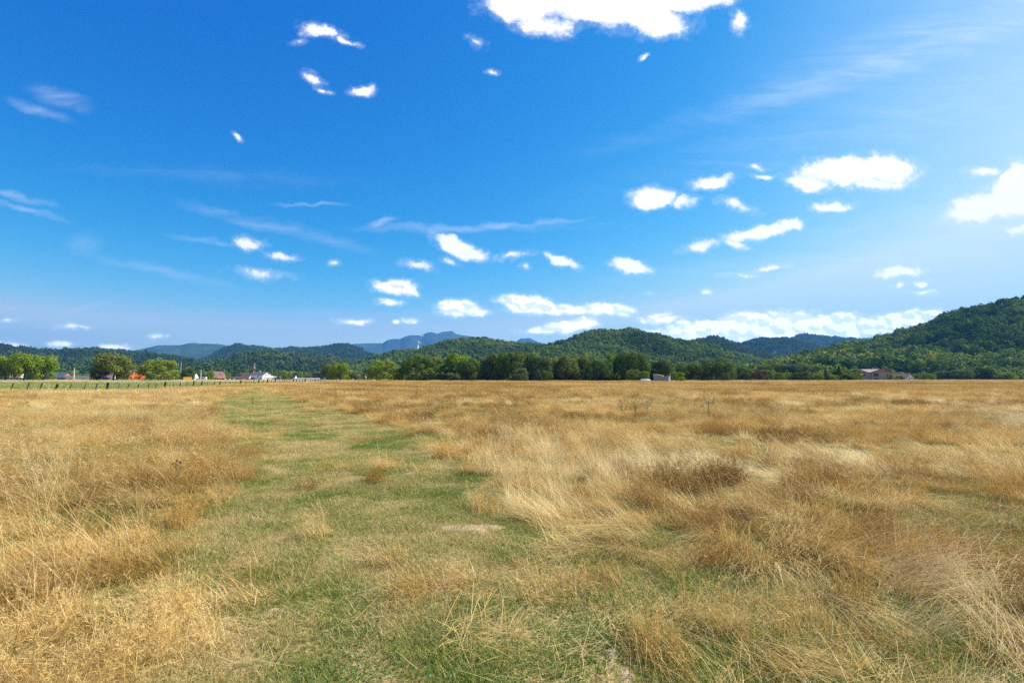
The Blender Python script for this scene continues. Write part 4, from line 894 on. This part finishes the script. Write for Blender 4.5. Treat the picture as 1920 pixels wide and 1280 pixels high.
def car(px, D, beta, paintm, label, van=False):
    x = (px-960)/F*D; r = empty('parked_van' if van else 'parked_car', (x, D, 0), -az(px)-R(beta), label=label, cat='van' if van else 'car', group='vehicles parked in the village')
    prof = [(-2.2,.35),(-2.2,.95),(-1.95,1.8),(-1.6,1.95),(1.0,1.95),(1.5,1.2),(2.1,1.0),(2.2,.35)] if van else [(-2.15,.35),(-2.15,.85),(-1.7,.95),(-1.2,1.42),(.4,1.45),(1.05,.98),(1.95,.85),(2.12,.35)]
    m = MB(); n = len(prof); wd = .82
    for s in (-1, 1): m.v += [(a, s*wd*(.82 if z > 1.0 else 1), z) for a, z in prof]
    m.f += [tuple(range(n)), tuple(reversed(range(n, 2*n)))] + [(i, i+n, (i+1) % n+n, (i+1) % n) for i in range(n)]
    m.build('body', paintm, r)
    zt = 1.85 if van else 1.38; x0, x1 = (-1.7, 1.05) if van else (-1.25, .6)
    m = MB()
    for s in (-1, 1): m.poly([(x0,s*.84,1.05),(x1+.25,s*.84,1.05),(x1-.15,s*.71,zt),(x0+.1,s*.71,zt)])
    m.build('window', GLASS, r)
    for ax in (-1.35, 1.3):
        for s in (-1, 1): m = MB(); m.tube([(ax,s*.66,.33),(ax,s*.86,.33)], [.33,.33], 14); m.build('wheel', RUBBER, r)
    for s in (-1, 1): m = MB(); m.box(2.08,2.15,s*.55-.14,s*.55+.14,.62,.76) ; m.build('headlight', TRIM, r)
car(101, 385, 12, CARW, 'white car parked before the teal fence beside the left trees'); car(75, 390, 30, CARW, 'small white van parked under the left trees', True)
car(209, 400, 60, CARD, 'dark car parked under the olive yellow tree'); car(632, 430, 20, CARW, 'white car parked behind the bright green tree right of the timber house')
car(606, 425, 25, P_('teal_paint', (.04,.3,.33), .3, .03), 'teal van parked in front of the dark timber house', True); car(660, 420, 200, CARR, 'silver car parked among the olive bushes')
car(467, 470, 15, CARD, 'dark car parked before the brown roofed cottage'); car(374, 438, 10, CARR, 'silver car parked left of the white caravan')
for i, px in enumerate((424, 432, 440)):
    D = 450; x = (px-960)/F*D; r = empty('beehive', (x, D, 0), .1*i, label=['leftmost of three small white beehives on the straw field','middle one of three small white beehives','rightmost of three small white beehives, beside the dark shed'][i], cat='beehive', group='three white beehives')
    m = MB(); m.box(-.5,.5,-.45,.45,.15,1.25); m.build('body', CARW, r); m = MB(); m.box(-.58,.58,-.53,.53,1.254,1.36); m.build('lid', P_('hive_lid', (.25,.35,.6), .6, .04) if i == 0 else bpy.data.materials['hive_lid'], r); m = MB(); m.box(-.45,-.35,-.4,.4,0,.148); m.box(.35,.45,-.4,.4,0,.148); m.build('stand', POSTD, r)
# fences in the village
def panel_fence(name, px0, D0, px1, D1, h, n, mat, label, rails=True, post=None):
    a = np.array([(px0-960)/F*D0, D0]); b = np.array([(px1-960)/F*D1, D1]); L = float(np.hypot(*(b-a))); r = empty(name, (a[0], a[1], 0), math.atan2(b[1]-a[1], b[0]-a[0]), label=label, cat='fence')
    m = MB()
    if rails: m.box(0,L,-.03,.03,.05,h)
    else: [m.box(0,L,-.03,.03,z,z+.16) for z in np.arange(.25, h, .4)]
    m.build('fence_panel' if rails else 'rail', mat, r)
    for k in range(n+1): p = MB(); p.box(L*k/n-.06,L*k/n+.06,-.12,-.034,0,h+.1); p.build('post', post or mat, r)
panel_fence('mesh_fence', -60, 392, 125, 392, 2.1, 24, TEAL, 'long teal green fence behind the left tree group')
panel_fence('board_fence', 400, 480, 442, 470, 1.9, 8, REDF, 'reddish brown board fence before the red roofed house')
panel_fence('rail_fence', 1425, 340, 1532, 360, 1.3, 16, POSTD, 'low dark rail fence under the hedge on the right', False)
panel_fence('board_fence', 1560, 350, 1600, 362, 1.2, 6, POSTD, 'short dark fence left of the unfinished house')
def pole(px, D, top, label, mat=CONC, r0=.16):
    h = pix(px, top, D)[2]; x = (px-960)/F*D; r = empty('utility_pole', (x, D, 0), 0, label=label, cat='pole', group='concrete utility poles')
    m = MB(); m.tube([(0,0,0),(0,0,h)], [r0*1.5,r0], 8); m.build('shaft', mat, r); m = MB(); m.box(-.9,.9,-.06,.06,h-.7,h-.55); m.build('crossarm', GREYW, r)
    for s in (-.8, .8): m = MB(); m.tube([(s,0,h-.55),(s,0,h-.3)], [.06,.05], 8); m.build('insulator', TRIM, r)
pole(140.5, 450, 689.5, 'pale utility pole above the long grey roofed building', r0=.3); pole(378, 450, 693, 'pale utility pole beside the white caravan', r0=.26); pole(340, 700, 679, 'thin utility pole against the dark hillside', r0=.24); pole(421, 500, 694, 'slim utility pole right of the red roofed house', r0=.18)
D = 900; px = 477.5; x = (px-960)/F*D; hT = pix(px, 681.5, D)[2]
r = empty('cell_tower', (x, D, 0), .3, label='red and white lattice mast rising behind the white house', cat='mast')
for k in range(6):
    z0, z1 = hT*k/6, hT*(k+1)/6; m = MB(); a = 1.5-1.0*k/6; b = 1.5-1.0*(k+1)/6
    for sx, sy in ((1,1),(1,-1),(-1,-1),(-1,1)): m.tube([(sx*a,sy*a,z0),(sx*b,sy*b,z1)], [.16,.16], 5)
    for s in (1,-1): m.tube([(-a,s*a,z0),(b,s*b,z1)], [.09,.09], 4); m.tube([(s*a,-a,z0),(s*b,b,z1)], [.09,.09], 4); m.tube([(a,s*a,z0),(-b,s*b,z1)], [.09,.09], 4)
    m.build('lattice_section', RED if k % 2 else TRIM, r)
for s in range(3): m = MB(); a = s*2.09; m.box(math.cos(a)*1-.2,math.cos(a)*1+.2,math.sin(a)*1-.2,math.sin(a)*1+.2,hT-3,hT-.6); m.build('antenna', TRIM, r)

# ------------------------------------------------------------ wire fence with leaning wooden posts
POSTS = [ # px, top row, width px, lean (px, top relative to base), material
 (-14,719,2,-1,0),(25,718,2.4,3,0),(55,717,2.6,4,0),(79,718,3,1.5,0),(108,720,4.6,2,1),(134,720,2,1,0),(160.5,719,2,.8,0),(182.5,718.5,2.6,1.5,0),(202.5,717,4.8,0,1),(223.5,720,1.6,0,0),(241.5,720,2,.5,0),(260.5,719,2.2,0,0),
 (279.5,718,2.2,0,0),(294,719,2,0,0),(310.5,716,4,1,1),(325.5,720,1.6,0,0),(339,717,2.4,0,2),(351.5,716,1.8,0,0),(363.7,713.5,2.4,0,1),(379.5,714.5,2.4,.3,1),(390,716,1.2,0,0),(402.5,715.5,2,0,0),(413,714.5,2.4,0,1),(423.5,715.5,1.6,0,0),(432.5,716,1.4,0,0),(442.5,714.5,1.4,0,0),(452,713,3,0,1),
 (461.5,712.5,1.3,0,0),(469,713,1.2,0,0),(476.5,711,1.6,0,0),(486,712,2.8,0,1),(494.5,711.5,1.2,0,0),(502.2,711,2.6,0,1),(509.5,712,1.2,0,0),(516.6,709.2,2.2,0,1),(524.5,710,1.2,0,0),(530.5,710,1.2,0,0),(534.6,709.5,1.3,0,0),
 (551,709,2,.5,1),(556.5,710.3,1.6,0,1),(561.8,711,1.2,0,0),(567.7,711,1.2,0,0),(572.6,709.3,2.8,.3,1),(582.6,711.5,1.4,0,0),(587,712,1.2,0,0),(592,710.4,2.4,0,1),(597,711,1.5,-.3,0),(600.8,712,1.6,0,1),(605.6,712.3,1.3,0,0),(609.6,712.2,1.6,0,1),(616,713.3,1.2,0,0),(624,713.7,2.4,0,1),(631.6,714,1.8,0,1),(638.6,714.5,2.2,0,1),(645.5,714,1.6,0,1)]
fr = empty('wire_fence', ((202-960)/F*58, 58, 0), 0, label='old wire fence of leaning wooden posts left of the track', cat='fence'); org = Vector(fr.location)
tops = []
for px, top, wpx, lean, mi in POSTS:
    Y = float(np.interp(px, fpx, fY)); b = Vector(((px-lean*.6-960)/F*Y, Y, float(height(np.array([(px-960)/F*Y]), np.array([Y]))[0])-.05)); t = Vector(pix(px, top, Y)); t.z = max(t.z, b.z+.75)
    rad = max(wpx/F*Y/2*.82, .03); g = random.Random(int(px)); m = MB(); mid = (b+t)/2 + Vector((g.uniform(-.5,.5)*rad, 0, 0))
    m.tube([b-org, mid-org, t-org], [rad*1.05, rad, rad*.92], 9)
    m.build('post', (POSTW, POSTD, POSTR)[mi], fr, True); tops.append((b, t))
for q in (.45, .7, .93):
    m = MB()
    for (b0, t0), (b1, t1) in zip(tops, tops[1:]):
        p0, p1 = b0.lerp(t0, q), b1.lerp(t1, q)
        for k in range(2):
            a = p0.lerp(p1, k/2); c = p0.lerp(p1, (k+1)/2); dz = .03
            if k == 0: c = c - Vector((0,0,dz))
            else: a = a - Vector((0,0,dz))
            m.tube([a-org, c-org], [.0045, .0045], 4, False)
    m.build('wire', WIRE, fr)
D = 170; r = empty('field_gate', ((541.5-960)/F*D, D, 0), .35, label='wooden field gate frame with an ochre top bar in the fence line', cat='gate')
for s in (-.42, .42): m = MB(); m.tube([(s,0,0),(s,0,1.75)], [.06,.055], 8); m.build('post', POSTW, r)
m = MB(); m.tube([(-.4,-.1,1.62),(.4,-.1,1.62)], [.05,.05], 6); m.build('top_bar', WOODO, r); m = MB(); m.tube([(-.4,-.1,.5),(.4,-.1,.5)], [.035,.035], 6); m.build('rail', POSTW, r)

# ------------------------------------------------------------ white flowers of the meadow
M_FLOW, t = new_mat('flower_head'); d = t.add('ShaderNodeBsdfDiffuse'); d.inputs[0].default_value = (.82,.82,.76,1); o = t.add('ShaderNodeOutputMaterial'); t.put(o.inputs[0], d.outputs[0])
fl = []
for k in range(3):
    g = np.random.default_rng(1200+k); n = 22; c = np.stack([g.normal(0,.55,n), g.normal(0,.55,n), g.uniform(.25,.5,n)], -1); s = g.uniform(.012,.032,(n,1)); Vv, Qq = [], []
    for sgn in (0, 1):
        e1 = g.normal(0,1,(n,3)); e1 /= np.linalg.norm(e1,axis=1)[:,None]; e2 = np.cross(e1, g.normal(0,1,(n,3))); e2 /= np.linalg.norm(e2,axis=1)[:,None]
        Vv.append(np.stack([c-e1*s, c-e2*s, c+e1*s, c+e2*s], 1).reshape(-1,3)); Qq.append(np.arange(n*4).reshape(-1,4)+sgn*n*4)
    fl.append(mesh_np(f'fl{k}', np.concatenate(Vv), np.concatenate(Qq), M_FLOW))
cFl = source_collection('src_flower', fl)
x, y, s = multi([(.35, 50, 255, 1.0)]); pxx = x/y*F+960
dens = .22*sstep(.50, .66, fbm(x/16, y/9, 3, 44.)) + .25*sstep(130, 200, y)*sstep(.4, .55, fbm(x/30, y/14, 3, 41.))
keep = (rng.random(len(x)) < np.clip(dens*.9+.02, 0, 1)) & (rng.random(len(x)) < meadow(x, y)); x, y = x[keep], y[keep]; n = len(x); print('flowers', n)
scatter('meadow_flowers', np.stack([x, y, height(x, y)], -1), np.stack([x*0, x*0, rng.uniform(0,6.28,n)], -1), np.tile(rng.uniform(.8,1.4,n)[:,None], (1,3)), rng.integers(0,3,n), rng.random(n), cFl, 'small white wildflowers dotted over the green meadow', 'flowers')

# ------------------------------------------------------------ weeds one can tell apart
M_THL = P_('thistle_leaf', (.16,.18,.09), .8, .2, 20); M_THD = P_('dead_stalk', (.10,.06,.035), .9, .2, 20); M_PUR = P_('purple_flower', (.35,.10,.38), .7, .1, 20)
def thistle(px, D, h, label, n=9, dead=False, spread=.35, seed=0):
    x = (px-960)/F*D; g = random.Random(seed); z = float(height(np.array([x]), np.array([float(D)]))[0])
    r = empty('dead_weed' if dead else 'thistle_plant', (x, D, z), g.uniform(0,6), label=label, cat='weed', group='single weeds in the dry grass')
    st = MB(); lf = MB(); hd = MB(); fw = MB(); st.tube([(0,0,-.03),(.01,0,h*.5),(.02,.01,h)], [.007,.006,.003], 6); anc = []
    for k in range(n):
        a = k*2.4; z0 = h*g.uniform(.2,.75); l = g.uniform(.5,1)*spread*h; d = Vector((math.cos(a), math.sin(a), 0)); b0 = Vector((.01,0,z0)); e = b0+d*l*.7+Vector((0,0,l*1.0)); st.tube([b0, b0+d*l*.5+Vector((0,0,l*.35)), e], [.004,.0035,.002], 5); anc.append(e)
        for q in range(5):
            p = b0.lerp(e, q/5); aa = g.uniform(0,6.28); dd = Vector((math.cos(aa), math.sin(aa), g.uniform(-.2,.6))).normalized(); ln = g.uniform(.04,.10)*(0.5 if dead else 1); wv2 = dd.cross(Vector((0,0,1)))*ln*.16
            lf.poly([p, p+dd*ln*.5+wv2, p+dd*ln, p+dd*ln*.5-wv2])
    anc.append(Vector((.02,.01,h)))
    for e in anc: hd.tube([e-Vector((0,0,.01)), e+Vector((0,0,.008)), e+Vector((0,0,.03))], [.005,.016,.009], 7)
    st.build('stem', M_THD if dead else M_THL, r); lf.build('leaves', M_THD if dead else M_THL, r); hd.build('seed_head', M_THD if dead else M_THL, r)
    if not dead:
        for e in anc[::4]: f = MB(); f.tube([e+Vector((0,0,.028)), e+Vector((0,0,.05))], [.008,.017], 8); f.build('flower', M_PUR, r)
thistle(1326, 19.5, 1.0, 'tall grey green thistle standing alone right of centre in the dry grass', 12, False, .45, 1)
thistle(1190, 21, .75, 'bushy thistle clump with purple heads left of the tall thistle', 16, False, .6, 2)
thistle(1212, 22, .65, 'low thistle with purple heads right beside the bushy clump', 14, False, .6, 3)
thistle(1165, 22, .6, 'low dark thistle at the left side of the bushy clump', 12, False, .6, 4)
thistle(343, 7.8, .30, 'short dark dead stalk in the left grass near the track', 5, True, .3, 5)
thistle(477, 28, .75, 'brown dock stalk standing on the far track', 6, True, .15, 6)
thistle(57, 24, .7, 'dark dead stalk near the left edge of the picture', 5, True, .2, 7)
thistle(630, 34, 1.0, 'thin green weed stalk rising over the grass right of the track', 6, False, .15, 8)
thistle(782, 36, 1.0, 'thin dark weed stalk before the large round tree', 6, True, .15, 9)
thistle(1564, 38, .9, 'dry weed with pale head rising on the right field', 4, True, .12, 10)
thistle(1236, 40, .8, 'small dark weed below the grey shed', 4, True, .12, 11)

# ------------------------------------------------------------ air
m, t = new_mat('haze'); pv = t.add('ShaderNodeVolumePrincipled'); pv.inputs['Color'].default_value = (.13,.46,1,1); pv.inputs['Density'].default_value = .00007; pv.inputs['Anisotropy'].default_value = .2
o = t.add('ShaderNodeOutputMaterial'); t.put(o.inputs['Volume'], pv.outputs[0])
mb = MB(); mb.box(-15000, 15000, -60, 11600, -30, 1060); ho = mb.build('haze', m, kind='stuff')
